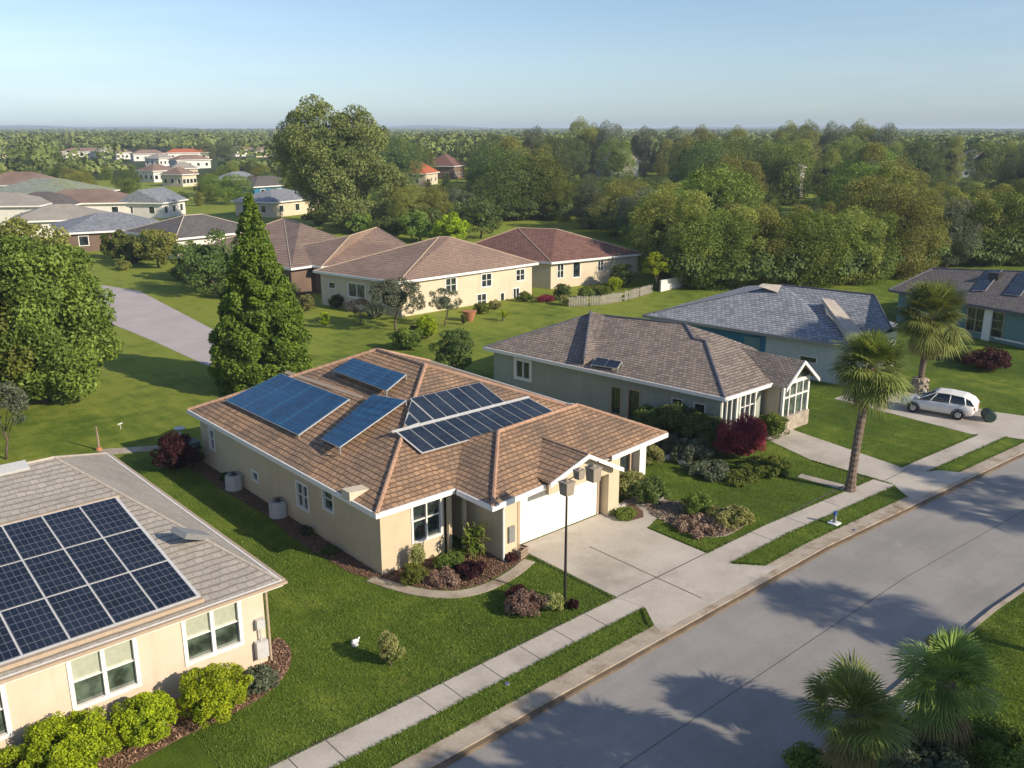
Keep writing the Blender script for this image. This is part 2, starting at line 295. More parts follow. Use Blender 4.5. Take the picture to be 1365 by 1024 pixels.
def empty(name, loc, label, cat, group=None):
    o = bpy.data.objects.new(name, None); o.location = loc; o.empty_display_size = .3; col.objects.link(o); tag(o, label, cat, group); return o
def free(o, root):                     # part built in world coordinates under a root that stands at root.location
    o.parent = root; o.location = -Vector(root.location) if root.rotation_euler.z == 0 else o.location; return o
def part(mb, name, m, root, smooth=False, sub=None):
    rl = root.location if sub is None else sub; return mb.build(name, m, root, smooth, rl)
def fastmesh(name, V, F4, m, tint=None, parent=None):
    me = bpy.data.meshes.new(name); nv = len(V); k = F4.shape[1]; nf = len(F4)
    me.vertices.add(nv); me.vertices.foreach_set('co', V.astype(np.float32).ravel()); me.loops.add(nf*k); me.polygons.add(nf)
    me.loops.foreach_set('vertex_index', F4.astype(np.int32).ravel()); me.polygons.foreach_set('loop_start', np.arange(0, nf*k, k, dtype=np.int32))
    me.materials.append(m)
    if tint is not None:
        a = me.attributes.new('tint', 'FLOAT', 'POINT'); a.data.foreach_set('value', tint.astype(np.float32))
    me.update(calc_edges=True); me.validate(); o = bpy.data.objects.new(name, me); col.objects.link(o); o.parent = parent; return o
def rnd_dirs(rg, n): v = rg.normal(size=(n, 3)); return v/np.linalg.norm(v, axis=1, keepdims=True)
def leaf_quads(rg, C, out, size, aspect=.5, flat=.55):
    """diamond leaf cards at C, normals biased to 'out'"""
    n = len(C); nn = out*flat+rnd_dirs(rg, n)*(1-flat)*1.3; nn /= np.linalg.norm(nn, axis=1, keepdims=True)
    t = np.cross(nn, rnd_dirs(rg, n)); t /= np.linalg.norm(t, axis=1, keepdims=True)+1e-9; b = np.cross(nn, t)
    s = size*rg.uniform(.6, 1.35, (n, 1)); V = np.stack([C-t*s*.5, C-b*s*aspect*.5+nn*s*.08, C+t*s*.5, C+b*s*aspect*.5+nn*s*.08], 1).reshape(-1, 3)
    return V, np.arange(n*4).reshape(n, 4)
def crown(seed, leaves, clumps, rad, cz, size, clump_r=.3, shape='round', lean=0, flat=.5, fill=.25, aspect=.55, lowcut=-.55):
    """crown made of leaf clumps. rad = (rx, ry, rz); returns V, F, tint"""
    rg = np.random.default_rng(seed); rad = np.array(rad)
    D = rnd_dirs(rg, clumps); D[:, 2] = np.where(D[:, 2] < lowcut, -D[:, 2], D[:, 2]); rr = rg.uniform(.55, 1.0, (clumps, 1))**.5
    if shape == 'cone':
        h = rg.uniform(0, 1, clumps)**1.25; an = rg.uniform(0, 2*math.pi, clumps); prof = np.minimum(1, 1.18*(1-h)**.98)*np.minimum(1, .74+h*1.6)*rg.uniform(.80, 1.03, clumps)
        K = np.stack([np.cos(an)*prof*rad[0], np.sin(an)*prof*rad[1], cz-rad[2]+h*2*rad[2]], 1); KD = np.stack([np.cos(an), np.sin(an), np.full(clumps, .45)], 1)
        kr = clump_r*rad[0]*rg.uniform(.6, 1.15, clumps)*(1.0-.62*h)
    else:
        K = D*rad*rr+np.array([0, 0, cz]); KD = D
        K[:, :2] *= 1+.12*np.sin(np.arctan2(D[:, 1], D[:, 0])*3+seed)[:, None]
        if shape == 'layer': K[:, 2] = cz+(K[:, 2]-cz)*rg.uniform(.8, 1.15, clumps)
        kr = clump_r*rad.mean()*rg.uniform(.55, 1.25, clumps)
    KD = KD/np.linalg.norm(KD, axis=1, keepdims=True)
    wt = kr**2; idx = rg.choice(clumps, leaves, p=wt/wt.sum())
    d = rnd_dirs(rg, leaves); d = d+KD[idx]*.45; d /= np.linalg.norm(d, axis=1, keepdims=True)
    r = kr[idx]*rg.uniform(fill, 1, leaves)**.45
    C = K[idx]+d*r[:, None]*np.array([1, 1, .8]); up = d*.7+KD[idx]*.4+np.array([0, 0, .25]); up /= np.linalg.norm(up, axis=1, keepdims=True)
    V, F = leaf_quads(rg, C, up, size, aspect, flat); ct = rg.uniform(0, 1, clumps)
    tint = np.repeat(np.clip(ct[idx]*.6+rg.uniform(0, .4, leaves), 0, 1), 4); return V, F, tint
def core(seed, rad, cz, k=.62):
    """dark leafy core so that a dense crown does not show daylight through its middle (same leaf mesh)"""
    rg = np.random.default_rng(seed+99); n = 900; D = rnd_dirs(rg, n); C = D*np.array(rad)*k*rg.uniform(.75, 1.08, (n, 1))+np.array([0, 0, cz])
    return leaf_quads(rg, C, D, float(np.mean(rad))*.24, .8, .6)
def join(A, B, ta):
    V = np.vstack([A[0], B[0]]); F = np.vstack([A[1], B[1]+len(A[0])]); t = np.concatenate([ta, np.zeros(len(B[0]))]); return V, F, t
def trunk_mb(seed, h, r, spread, cz, limbs=6, bend=.15):
    rg = random.Random(seed); m = MB(); p = [Vector((bend*math.sin(i*.9+seed), bend*math.cos(i*1.3+seed)-bend, h*i/5)) for i in range(6)]; p[0] = Vector((0, 0, -.1))
    m.tube(p, [r*1.35, r, r*.85, r*.72, r*.6, r*.45], 8)
    for k in range(limbs):
        a = 2*math.pi*k/limbs+rg.uniform(-.4, .4); s = p[2+k % 4]; e = Vector((math.cos(a)*spread*rg.uniform(.5, .8), math.sin(a)*spread*rg.uniform(.5, .8), cz+spread*rg.uniform(-.3, .5)))
        mid = s.lerp(e, .5)+Vector((0, 0, spread*.08)); m.tube([s, mid, e], [r*.42, r*.25, r*.06], 6)
    return m
ROAD = M['asphalt']
# ------------------------------------------------------------------ the setting
def sheet(name, pts, z, m, label=None, th=None):
    b = MB()
    if th: b.prism([(p[0], p[1]) for p in pts], z-th, z)
    else: b.face([(p[0], p[1], z) for p in pts])
    o = b.build(name, m); o['kind'] = 'structure'; return o
g = MB(); rr = [0, 60, 200, 600, 1600, 4000, 6850]; nA = 48
for i in range(nA):
    a0, a1 = 2*math.pi*i/nA, 2*math.pi*(i+1)/nA
    for k in range(len(rr)-1):
        q = [(rr[k]*math.cos(a0), rr[k]*math.sin(a0), -.16), (rr[k+1]*math.cos(a0), rr[k+1]*math.sin(a0), -.16), (rr[k+1]*math.cos(a1), rr[k+1]*math.sin(a1), -.16), (rr[k]*math.cos(a1), rr[k]*math.sin(a1), -.16)]
        g.face(q[1:] if k == 0 else q)
g.build('ground', M['ground'])['kind'] = 'structure'
XS = [-40, -20, 0, 10, 20, 28, 33, 38, 44, 50, 57, 65, 75, 90, 110, 140, 200]
def strip(name, y0, y1, z, m, x0=-40, x1=200, th=None):
    xs = [x0]+[x for x in XS if x0 < x < x1]+[x1]; pts = [PX(x, y0) for x in xs]+[PX(x, y1) for x in reversed(xs)]
    return sheet(name, [(p.x, p.y) for p in pts], z, m, th=th)
strip('road', 10.6, 17.55, -.12, M['asphalt'])
yl = [PX(x, 17.86) for x in XS]
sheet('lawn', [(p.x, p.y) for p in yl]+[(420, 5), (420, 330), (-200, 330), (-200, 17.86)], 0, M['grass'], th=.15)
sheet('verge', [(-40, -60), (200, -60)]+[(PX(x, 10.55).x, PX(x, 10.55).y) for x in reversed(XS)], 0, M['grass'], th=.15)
strip('gutter', 17.24, 17.398, -.03, M['gutter'], th=.12)
strip('curb', 17.40, 18.12, .012, M['curbc'], th=.15)
strip('verge_curb', 10.5, 10.68, .012, M['curbc'], th=.15)
# centre seam of the road
strip('road_seam', 13.985, 14.012, -.114, M['joint'])
SW0, SW1 = 19.18, 20.32
strip('sidewalk', SW0, SW1, .010, M['concrete'], th=.12)
X_ = [G(x, y) for x, y in ((380,1007), (430,983), (555,927), (590,911), (640,884), (690,860), (735,838), (780,819), (905,760), (1010,713), (1060,694), (1110,672), (1150,658))]
jm = MB()
for p in X_: jm.box(p.x-.015, p.x+.015, SW0+.02, SW1-.02, .0, .013)
for x in (54, 57, 60, 64, 68): q = PX(x, SW0); jm.box(x-.02, x+.02, q.y+.02, q.y+1.1, 0, .013)
jm.build('sidewalk_joints', M['joint'])['kind'] = 'structure'
P2 = lambda L: [tuple(G(*p))[:2] for p in L]
DR1 = [(23.25, 26.0), (23.25, 20.4), (23.45, 19.1), (22.75, 18.1), (22.6, 17.7), (30.3, 17.7), (29.6, 18.1), (28.75, 19.1), (28.8, 23.6), (31.8, 24.6), (32.6, 26.6), (31.6, 26.9), (28.9, 25.7), (28.6, 26.0)]
sheet('driveway', DR1, .018, M['concrete'], th=.12)
DR2 = [(42.3, 17.7-.5), (46.3, 17.6-.8), (45.5, 18.2), (44.5, 18.7), (44.4, 19.45), (45.55, 26.6), (46.2, 27.6), (43.3, 27.6), (42.8, 26.2), (41.9, 23.4), (41.9, 18.9), (41.3, 18.2), (40.6, 17.25)]
sheet('driveway', DR2, .018, M['concrete'], th=.12)
DR3 = [(54.3, 16.0), (60.5, 15.6), (59.0, 17.4), (58.0, 20.5), (58.3, 28.5), (53.2, 28.5), (52.6, 19.6), (53.6, 18.0)]
sheet('driveway', DR3, .018, M['concrete'], th=.12)
sheet('driveway', P2([(128,379), (186,388), (285,440), (380,480), (330,510), (275,487), (205,455), (130,424)]), .012, M['lav'], th=.1)
j = MB(); a = G(796.7, 732.8); b_ = G(944, 804)
j.box(25.55, 25.60, 18.2, 24.0, 0, .021); j.box(23.3, 28.75, 20.33, 20.38, 0, .021); j.box(23.1, 23.22, 20.4, 25.2, 0, .012); j.box(8, 23.2, 20.33, 20.42, 0, .012); j.box(28.9, 41.8, 20.33, 20.40, 0, .012)
j.box(41.95, 44.4, 19.35, 19.39, 0, .021)
j.build('driveway_joints', M['joint'])['kind'] = 'structure'
def ribbon(pts, wd): 
    pts = [Vector((*p[:2], 0)) for p in pts]; L = []; Rr = []
    for i, p in enumerate(pts):
        t = (pts[min(i+1, len(pts)-1)]-pts[max(i-1, 0)]).normalized(); nn = Vector((-t.y, t.x, 0)); L.append(p+nn*wd/2); Rr.append(p-nn*wd/2)
    return [(p.x, p.y) for p in L]+[(p.x, p.y) for p in reversed(Rr)]
def catmull(P, k=6):
    P = [Vector((*p[:2], 0)) for p in P]; out = []
    for i in range(len(P)-1):
        a, b, c, e = P[max(i-1, 0)], P[i], P[i+1], P[min(i+2, len(P)-1)]
        for s in range(k):
            t = s/k; out.append(.5*((2*b)+(c-a)*t+(2*a-5*b+4*c-e)*t*t+(3*b-a-3*c+e)*t**3))
    return [tuple(p[:2]) for p in out]+[tuple(P[-1][:2])]
WK = catmull(P2([(494,772), (525,782), (565,791), (607,793), (645,785), (680,768), (706,748)]))
WALK1 = ribbon(WK, .52); sheet('path', WALK1, .035, M['curbc'], th=.12)
BED1 = P2([(500,770), (530,778), (568,785), (607,787), (642,779), (674,762), (704,741), (690,728), (672,735), (625,740), (560,746), (511,763)])
sheet('mulch_bed', BED1, .02, M['mulch'], th=.1)
WALK2 = P2([(128,600), (140,607), (213,600), (213,594), (150,598)]); sheet('path', WALK2, .012, M['curbc'], th=.1)
WALK3 = P2([(1063,636), (1068,632), (1160,655), (1150,661)]); sheet('path', WALK3, .012, M['concrete'], th=.1)
BED0 = catmull(P2([(170,1023), (240,985), (300,957), (345,932), (372,910), (386,888), (388,868), (378,855), (366,853), (360,870)])) + [(11.4, 25.1), (-2, 25.1), (-2, 21.8), (4, 21.9)]
sheet('mulch_bed', BED0, .02, M['mulch'], th=.1)
ISL = P2([(812,678), (825,675), (845,673), (857,682), (858,690), (840,695), (820,690)]); sheet('mulch_bed', ISL, .035, M['mulch'], th=.1)
BED2 = catmull(P2([(862,672), (890,668), (925,672), (970,680), (995,690), (990,702), (965,715), (930,714), (895,700), (868,686), (862,672)])); sheet('pebble_bed', BED2, .016, M['curbc'], th=.1)
BEDW = [(16.75, 44.5), (16.7, 40), (16.9, 36), (16.6, 32), (16.8, 28.6), (17.3, 27.3), (17.7, 27.5), (17.7, 44.6)]; sheet('mulch_bed', BEDW, .018, M['mulch'], th=.1)
BEDR = P2([(1025,640), (1085,622), (1040,610), (985,590), (945,600), (880,610), (900,640), (960,640)])
# ------------------------------------------------------------------ buildings
class Frm:
    """a wall from p0 to p1 (outside on the right hand); T(s, o, z): s along, o outwards"""
    def __init__(s, p0, p1): s.p = Vector((p0[0], p0[1], 0)); q = Vector((p1[0], p1[1], 0)); s.L = (q-s.p).length; s.d = (q-s.p)/s.L; s.n = Vector((s.d.y, -s.d.x, 0))
    def T(s, a, o, z): return s.p+s.d*a+s.n*o+Vector((0, 0, z))
    def px(s, x, y): h = ON(x, y, s.n, s.p); return (h-s.p).dot(s.d), h.z
    def rect(s, x0, y0, x1, y1): a, zt = s.px(x0, y0); b, zb = s.px(x1, y1); return (min(a, b), max(a, b), min(zb, zt), max(zb, zt))
def wallseg(mb, fr, z0, z1, ops, dep=.14):
    ss = sorted({0, fr.L, *[v for o in ops for v in o[:2]]}); zz = sorted({z0, z1, *[v for o in ops for v in o[2:4]]})
    ins = lambda s, z: any(o[0] < s < o[1] and o[2] < z < o[3] for o in ops)
    for i in range(len(ss)-1):
        for k in range(len(zz)-1):
            if not ins((ss[i]+ss[i+1])/2, (zz[k]+zz[k+1])/2): mb.face([fr.T(ss[i], 0, zz[k]), fr.T(ss[i+1], 0, zz[k]), fr.T(ss[i+1], 0, zz[k+1]), fr.T(ss[i], 0, zz[k+1])])
    for a, b, c, e in [o[:4] for o in ops]:
        for u, v in (((a, c), (a, e)), ((b, e), (b, c)), ((a, e), (b, e)), ((b, c), (a, c))):
            mb.face([fr.T(u[0], 0, u[1]), fr.T(v[0], 0, v[1]), fr.T(v[0], -dep, v[1]), fr.T(u[0], -dep, u[1])])
def window(root, fr, o, cols=1, rows=2, glass='glass', trim=.07, proud=.035, blind=0, name='window', frame_m='trim', sill=True, mull=.035):
    a, b, c, e = o[:4]; m = MB().box(a, b, -.135, -.10, c, e, T=lambda p: fr.T(p.x, p.y, p.z)); W = part(m, name, M[glass], root)
    if name == 'window': pass
    T = lambda p: fr.T(p.x, p.y, p.z); f = MB(); t = trim
    f.box(a-t, a+.025, -.09, proud, c-t, e+t, T); f.box(b-.025, b+t, -.09, proud, c-t, e+t, T); f.box(a+.026, b-.026, -.09, proud-.003, e-.025, e+t-.002, T); f.box(a+.026, b-.026, -.09, proud-.003, c-t+.002, c+.025, T)
    for i in range(1, cols): s = a+(b-a)*i/cols; f.box(s-mull, s+mull, -.095, .01, c+.026, e-.026, T)
    for k in range(1, rows): z = c+(e-c)*k/rows; f.box(a+.026, b-.026, -.094, -.03, z-.022, z+.022, T)
    F = part(f, 'frame', M[frame_m], W, sub=root.location)
    if blind:
        bl = MB()
        for i in range(cols):
            s0 = a+(b-a)*i/cols+.05; s1 = a+(b-a)*(i+1)/cols-.05; bl.box(s0, s1, -.099, -.096, e-(e-c)*blind, e-.03, T)
        part(bl, 'blind', M['blind'], W, sub=root.location)
    return W
def house(name, loc, label, cat='house', group=None): return empty(name, loc, label, cat, group)
def walls(root, foot, z1, m, wins=(), z0=-.1, skip=(), extra=None):
    """foot: CCW corners. wins: (edge index, (s0,s1,z0,z1), kwargs)"""
    mb = MB(); fr = [Frm(foot[i], foot[(i+1) % len(foot)]) for i in range(len(foot))]
    for i, f in enumerate(fr):
        if i in skip: continue
        wallseg(mb, f, z0, z1, [w_[1] for w_ in wins if w_[0] == i])
    part(mb, 'wall', m, root)
    for i, o, k in wins: window(root, fr[i], o, **k)
    return fr
def eave_trim(mb, pts, z, h=.2, w=.05, up=.03):
    for p, q in zip(pts[:-1], pts[1:]):
        f = Frm(p, q); mb.box(-.0, f.L+w*.9, -.01, w, z-h, z+up, T=lambda v: f.T(v.x, v.y, v.z))
def hiproof(e0, e1, zr, ends, th=.07):
    """e: rectangle (x0,x1,y0,y1) at z=e1; ends: two ridge points"""
    x0, x1, y0, y1 = e0; A, B = [Vector((p[0], p[1], zr)) for p in ends]; c = [Vector((x0,y0,e1)), Vector((x1,y0,e1)), Vector((x1,y1,e1)), Vector((x0,y1,e1))]
    m = MB()
    if abs(A.x-B.x) < abs(A.y-B.y):      # ridge along y, A in front
        m.face([c[0], c[1], A]); m.face([c[1], c[2], B, A]); m.face([c[2], c[3], B]); m.face([c[3], c[0], A, B]); hips = [(c[0], A), (c[1], A), (c[2], B), (c[3], B), (A, B)]
    else:
        m.face([c[0], c[1], B, A]); m.face([c[1], c[2], B]); m.face([c[2], c[3], A, B]); m.face([c[3], c[0], A]); hips = [(c[0], A), (c[3], A), (c[1], B), (c[2], B), (A, B)]
    return m, hips, c
def caps(mb, hips, r=.10, lift=.0):
    for a, b in hips:
        a, b = Vector(a), Vector(b); n = max(2, int((b-a).length/.4)); 
        for i in range(n):          # short overlapping cap tiles
            p = a.lerp(b, i/n); q = a.lerp(b, (i+1.12)/n) if i < n-1 else b
            mb.tube([p+Vector((0,0,lift)), q+Vector((0,0,lift+.0))], [r*1.08, r*.88], 8)
def array(root, quad, nu, nv, mcell, gap=.02, th=.05, lift=.0, name='solar_array', frame='frame', border=.03, flip=False):
    """quad: 3D corners p00 (u0,v0), p10 (u1,v0), p11, p01; modules nu along u, nv along v"""
    q = [Vector(p) for p in quad]; nn = (q[1]-q[0]).cross(q[3]-q[0]).normalized(); nn = nn if nn.z > 0 else -nn
    B = lambda u, v: (q[0]*(1-u)+q[1]*u)*(1-v)+(q[3]*(1-u)+q[2]*u)*v+nn*lift
    back = MB().slab([B(-.006, -.006)-nn*.012, B(1.006, -.006)-nn*.012, B(1.006, 1.006)-nn*.012, B(-.006, 1.006)-nn*.012], .03)
    Rt = part(back, name, M[frame], root)
    Lu = (q[1]-q[0]).length; Lv = (q[3]-q[0]).length; gu, gv = gap/Lu, gap/Lv
    for i in range(nu):
        for k in range(nv):
            u0, u1, v0, v1 = i/nu+gu, (i+1)/nu-gu, k/nv+gv, (k+1)/nv-gv; P = [B(u0, v0), B(u1, v0), B(u1, v1), B(u0, v1)]; m = MB()
            n3 = (P[1]-P[0]).cross(P[3]-P[0]); uvs = [(0,0),(1,0),(1,1),(0,1)]
            if n3.z < 0: P.reverse(); uvs.reverse()
            b = [p+nn*.012 for p in P]; m.v = [tuple(p) for p in b]+[tuple(p-nn*.022) for p in b]; m.f = [(0,1,2,3)]+[(x, 4+x, 4+(x+1) % 4, (x+1) % 4) for x in range(4)]
            m.uv = uvs+[(.5/6, .5/6)]*16; part(m, 'solar_module', M[mcell], Rt, sub=root.location)
    return Rt
def legs(root, arr, quad, drop, sub=None):
    m = MB()
    for p in quad: p = Vector(p); m.box(p.x-.03, p.x+.03, p.y-.03, p.y+.03, p.z-drop, p.z-.02)
    part(m, 'mount_leg', M['metal'], arr, sub=root.location)
def soffit(mb, pts, z): mb.prism(pts, z-.02, z)
# --- near left house with the big dark solar array
r = house('shingled_house', (2, 33, 0), 'near peach stucco house with grey shingle roof and one large dark solar array')
F0 = [(-12, 25.1), (11.45, 25.1), (11.45, 40.5), (-12, 40.5)]; f = Frm(F0[0], F0[1])
w1 = f.rect(245, 828, 321, 853); w2 = f.rect(92, 880, 184, 908)
w1 = (w1[0], w1[1], 1.08, 2.62); w2 = (w2[0], w2[1], 1.02, 2.60)
kw = dict(cols=2, rows=2, glass='glassg', trim=.10, blind=.5, mull=.06)
walls(r, F0, 2.82, M['stucco0'], [(0, w1, kw), (0, w2, kw), (0, (w2[0]+12-12-3.6, w2[0]-1.75, 1.02, 2.6), kw), (1, (6, 7.6, 1.0, 2.3), dict(cols=2))])
ap = Vector((8.24, 34.9, 5.24)); al = Vector((-8, 34.9, 5.24)); c = [Vector((-12.4,24.8,2.9)), Vector((11.95,24.8,2.9)), Vector((11.75,40.9,2.9)), Vector((-12.4,40.9,2.9))]
m = MB(); m.face([c[0], c[1], ap, al]); m.face([c[1], c[2], ap]); m.face([c[2], c[3], al, ap]); m.face([c[3], c[0], al]); part(m, 'roof', M['tile0'], r)
m = MB(); caps(m, [(c[1], ap), (c[2], ap), (ap, al)], .055); part(m, 'ridge_cap', M['capl'], r)
m = MB(); eave_trim(m, [(-12.4,24.8), (11.95,24.8), (11.75,40.9), (-12.4,40.9)], 2.9, .17, .06); part(m, 'fascia', M['trim'], r)
m = MB(); f2 = Frm((-12.4, 24.74), (12.0, 24.74)); m.box(0, f2.L+.1, .01, .13, 2.83, 2.925, T=lambda v: f2.T(v.x, v.y, v.z)); f2 = Frm((12.01, 24.8), (11.81, 40.9)); m.box(0, f2.L, .01, .11, 2.84, 2.93, T=lambda v: f2.T(v.x, v.y, v.z)); part(m, 'gutter', M['tan'], r)
m = MB(); soffit(m, [(-12.35,24.85), (11.9,24.85), (11.7,40.85), (-12.35,40.85)], 2.80); part(m, 'soffit', M['trim'], r)
m = MB(); m.tube([(11.62,24.95,2.8), (11.52,25.02,2.6), (11.52,25.02,.1), (11.56,24.8,.05)], .045, 8); part(m, 'downspout', M['tan'], r)
n0 = Vector((0, -.232, 1)).normalized(); q0 = Vector((0, 24.8, 2.9))
def on0(x, y, l=.13): z = 2.9+.232*(y-24.8); return Vector((x, y, z+l))
array(r, [on0(-4.2, 25.2), on0(9.4, 25.2), on0(9.15, 31.3), on0(-4.0, 31.3)], 11, 3, 'sol0', gap=.035)
m = MB(); m.box(-4.3, 9.5, 25.0, 25.15, 2.97, 3.09); m.box(-4.3, 9.3, 31.36, 31.46, 4.35, 4.56); part(m, 'array_rail', M['tan'], r)
m = MB(); qa = [Vector((9.85, 28.0, 4.15)), Vector((10.1, 27.45, 4.0)), Vector((11.1, 27.9, 3.45)), Vector((10.9, 28.3, 3.55))]; m.slab([p+Vector((0,0,.22)) for p in qa], .20); part(m, 'roof_vent', M['metal'], r)
m = MB(); m.slab([Vector((4.6,34.45,5.22)), Vector((7.3,34.45,5.22)), Vector((7.3,35.0,5.36)), Vector((4.6,35.0,5.36))], .10); part(m, 'ridge_vent', M['plast'], r)
m = MB(); m.box(11.0, 11.4, 24.87, 25.08, .35, .95); m.tube([(11.2,24.97,.95), (11.2,24.97,1.5)], .03); m.box(11.08, 11.36, 24.9, 25.07, 1.4, 1.72); part(m, 'meter_box', M['plast'], r)
# --- middle house with tile roof, blue panels and the garage
r = house('tiled_house', (25, 34, 0), 'cream house with brown clay tile roof, blue and black solar arrays and white garage door')
F1 = [(17.6,27.6), (20.7,27.6), (20.7,28.8), (22.0,28.8), (22.0,25.4), (22.75,25.4), (22.75,26.2), (28.45,26.2), (28.45,25.6), (29.15,25.6), (29.15,27.2), (32.3,27.2), (32.3,44.4), (17.6,44.4)]
fw = Frm(F1[13], F1[0]); fs = Frm(F1[0], F1[1]); fr_ = Frm(F1[10], F1[11])
W = [(13, fw.rect(278.5,571,287,601), dict(cols=1)), (13, fw.rect(336,627,344.6,643), dict(rows=1)), (13, fw.rect(395,641,412,682), dict(cols=2, rows=2, mull=.02)), (13, fw.rect(430,648,445,684), dict(cols=1)),
     (0, fs.rect(549,669,588,711), dict(cols=2, rows=2, mull=.03)), (10, (.25, 1.1, 1.15, 2.35), dict(rows=1, frame_m='tan')), (10, (1.72, 2.55, .5, 2.35), dict(rows=1, frame_m='tan')),
     (2, (.2, 1.1, 0.02, 2.1), dict(rows=1, name='door', frame_m='tan')), (5, (.02, .48, .5, 1.5), dict(rows=1)) ]
W = [w_ for w_ in W if w_[0] != 5]
walls(r, F1, 2.85, M['stucco1'], W)
m = MB(); m.box(23.5, 28.2, 26.08, 26.16, .02, 2.2)
gd = part(m, 'garage_door', M['door'], r)
m = MB()
for k in range(1, 4): m.box(23.5, 28.2, 26.065, 26.08, .02+.545*k-.012, .02+.545*k+.004)
for k in range(4):
    for i in range(4): x = 23.58+i*1.15; z = .1+k*.545; m.box(x, x+1.04, 26.068, 26.079, z, z+.38)
part(m, 'door_panel', M['door'], gd, sub=r.location)
m = MB(); m.box(23.35, 23.49, 26.04, 26.19, 0, 2.36); m.box(28.21, 28.35, 26.04, 26.19, 0, 2.36); m.box(23.49, 28.21, 26.045, 26.19, 2.21, 2.35); part(m, 'garage_frame', M['tan'], r)
part(MB().box(20.74, 20.9, 27.35, 27.5, 0, 2.75), 'porch_post', M['stucco1'], r); part(MB().box(21.42, 21.56, 27.2, 27.34, 0, 2.75), 'porch_post', M['stucco1'], r)
part(MB().tube([(21.95,25.33,2.8), (21.95,25.33,.1), (22.0,25.15,.04)], .05), 'downspout', M['trim'], r); part(MB().tube([(32.5,26.9,2.7), (32.5,26.9,.1)], .03), 'downspout', M['metal'], r); part(MB().tube([(28.8,25.5,.3), (29.1,25.25,.05)], .05), 'downspout', M['trim'], r)
m = MB(); m.box(22.25, 22.55, 25.30, 25.39, .75, 1.45); part(m, 'wall_lantern', M['metal'], r)
part(MB().box(31.9, 32.35, 26.75, 27.19, 0, 2.78), 'porch_column', M['trim'], r); part(MB().box(30.35, 30.7, 26.95, 27.19, 0, 2.78), 'porch_column', M['trim'], r)
zr = 5.75; E = 2.9; m, hips, c = hiproof((17.2, 32.7, 27.2, 44.8), E, zr, [(25.45, 35.2), (25.45, 39.5)])
GS, GE, RA, RB = Vector((20.95,24.8,E+.004)), Vector((32.85,25.95,E+.004)), Vector((24.5,28.6,4.205)), Vector((29.9,29.1,4.205)); b = len(m.v)
m.face([GS, GE, RB, RA]); m.face([GE, (32.85,32.4,E+.004), RB]); m.face([(32.85,32.4,E+.004), (20.95,32.2,E+.004), RA, RB]); m.face([(20.95,32.2,E+.004), GS, RA])
GF = 24.75; O_ = lambda x, y: ON(x, y, (0,1,0), (0, GF, 0)); gA, gL, gR = O_(785, 606), O_(733, 645), O_(831, 624)
gn = (GE-GS).cross(RA-GS).normalized(); onp = lambda p: Vector((p.x, GS.y-(gn.x*(p.x-GS.x)+gn.z*(p.z-GS.z))/gn.y, p.z))
gB = onp(gA); gLb = onp(gL+Vector((0,0,.02))); gRb = Vector((gR.x, onp(Vector((gR.x, 0, 3.05))).y, gR.z))
m.face([gL, gA, gB, gLb]); m.face([gA, gR, gRb, gB])
part(m, 'roof', M['tile1'], r)
for hp, cr__ in ((hips[0], .10), ((hips[1][0].lerp(hips[1][1], .36), hips[1][1]), .10), (hips[3], .10), (hips[2], .10), (hips[4], .10), ((GS, RA), .09), ((GE, RB), .09), ((RA, RB), .09)):
    m = MB(); caps(m, [hp], cr__); part(m, 'ridge_cap', M['cap1'], r)
m = MB(); caps(m, [(gA, gB)], .06); part(m, 'gable_cap', M['cap1'], r)
m = MB(); eave_trim(m, [(17.2,44.8), (17.2,27.2), (20.9,27.2)], E, .19, .06); fx_ = lambda x: (x, 24.8+1.15*(x-20.95)/11.9); eave_trim(m, [(20.95,27.0), (20.95,24.8), fx_(gL.x-.02)], E, .19, .06); eave_trim(m, [fx_(gR.x+.05), (32.85,25.95), (32.85, 32.4)], E, .19, .06); eave_trim(m, [(32.7,32.2), (32.7,44.8), (17.2,44.8)], E, .19, .06)
for a_, b_ in (((gL.x, gL.z), (gA.x, gA.z)), ((gA.x, gA.z), (gR.x, gR.z))):
    A_ = Vector((a_[0], GF, a_[1])); B_ = Vector((b_[0], GF, b_[1])); o_ = Vector((0, -.05, 0)); dn = Vector((0, 0, -.17)); b = len(m.v)
    m.v += [tuple(p) for p in (A_+o_+dn, B_+o_+dn, B_+o_+Vector((0,0,.02)), A_+o_+Vector((0,0,.02)), A_-o_*.1+dn, B_-o_*.1+dn, B_-o_*.1+Vector((0,0,.02)), A_-o_*.1+Vector((0,0,.02)))]
    m.f += [(b+0,b+1,b+2,b+3), (b+3,b+2,b+6,b+7), (b+0,b+4,b+5,b+1), (b+0,b+3,b+7,b+4), (b+1,b+5,b+6,b+2)]
part(m, 'fascia', M['trim'], r)
a5, b5 = gL.x+.3, gR.x-.25; ev = [(a5, 2.36), (b5, min(2.36, gR.z-.02)), (b5, gR.z+.02), (gA.x, gA.z-.05), (a5, gL.z+.0)]
m = MB(); m.v = [(x, 25.12, z) for x, z in ev]+[(x, 25.35, z) for x, z in ev]; m.f = [(0,1,2,3,4), (9,8,7,6,5), (0,5,6,1), (1,6,7,2), (2,7,8,3), (3,8,9,4), (4,9,5,0)]; part(m, 'gable_wall', M['stucco1'], r)
m = MB(); soffit(m, [(17.25,27.25), (32.65,27.25), (32.65,44.75), (17.25,44.75)], 2.80); soffit(m, [(21.0,24.86), (32.8,26.0), (32.8,27.3), (21.0,27.3)], 2.785); part(m, 'soffit', M['trim'], r)
wn = Vector((-.345, 0, 1)); fn = Vector((0, -.356, 1))
def westq(L, l): return [ON(x, y, wn, (17.2, 0, 2.9+l)) for x, y in L]
def frontq(L, l): return [ON(x, y, fn, (0, 27.2, 2.9+l)) for x, y in L]
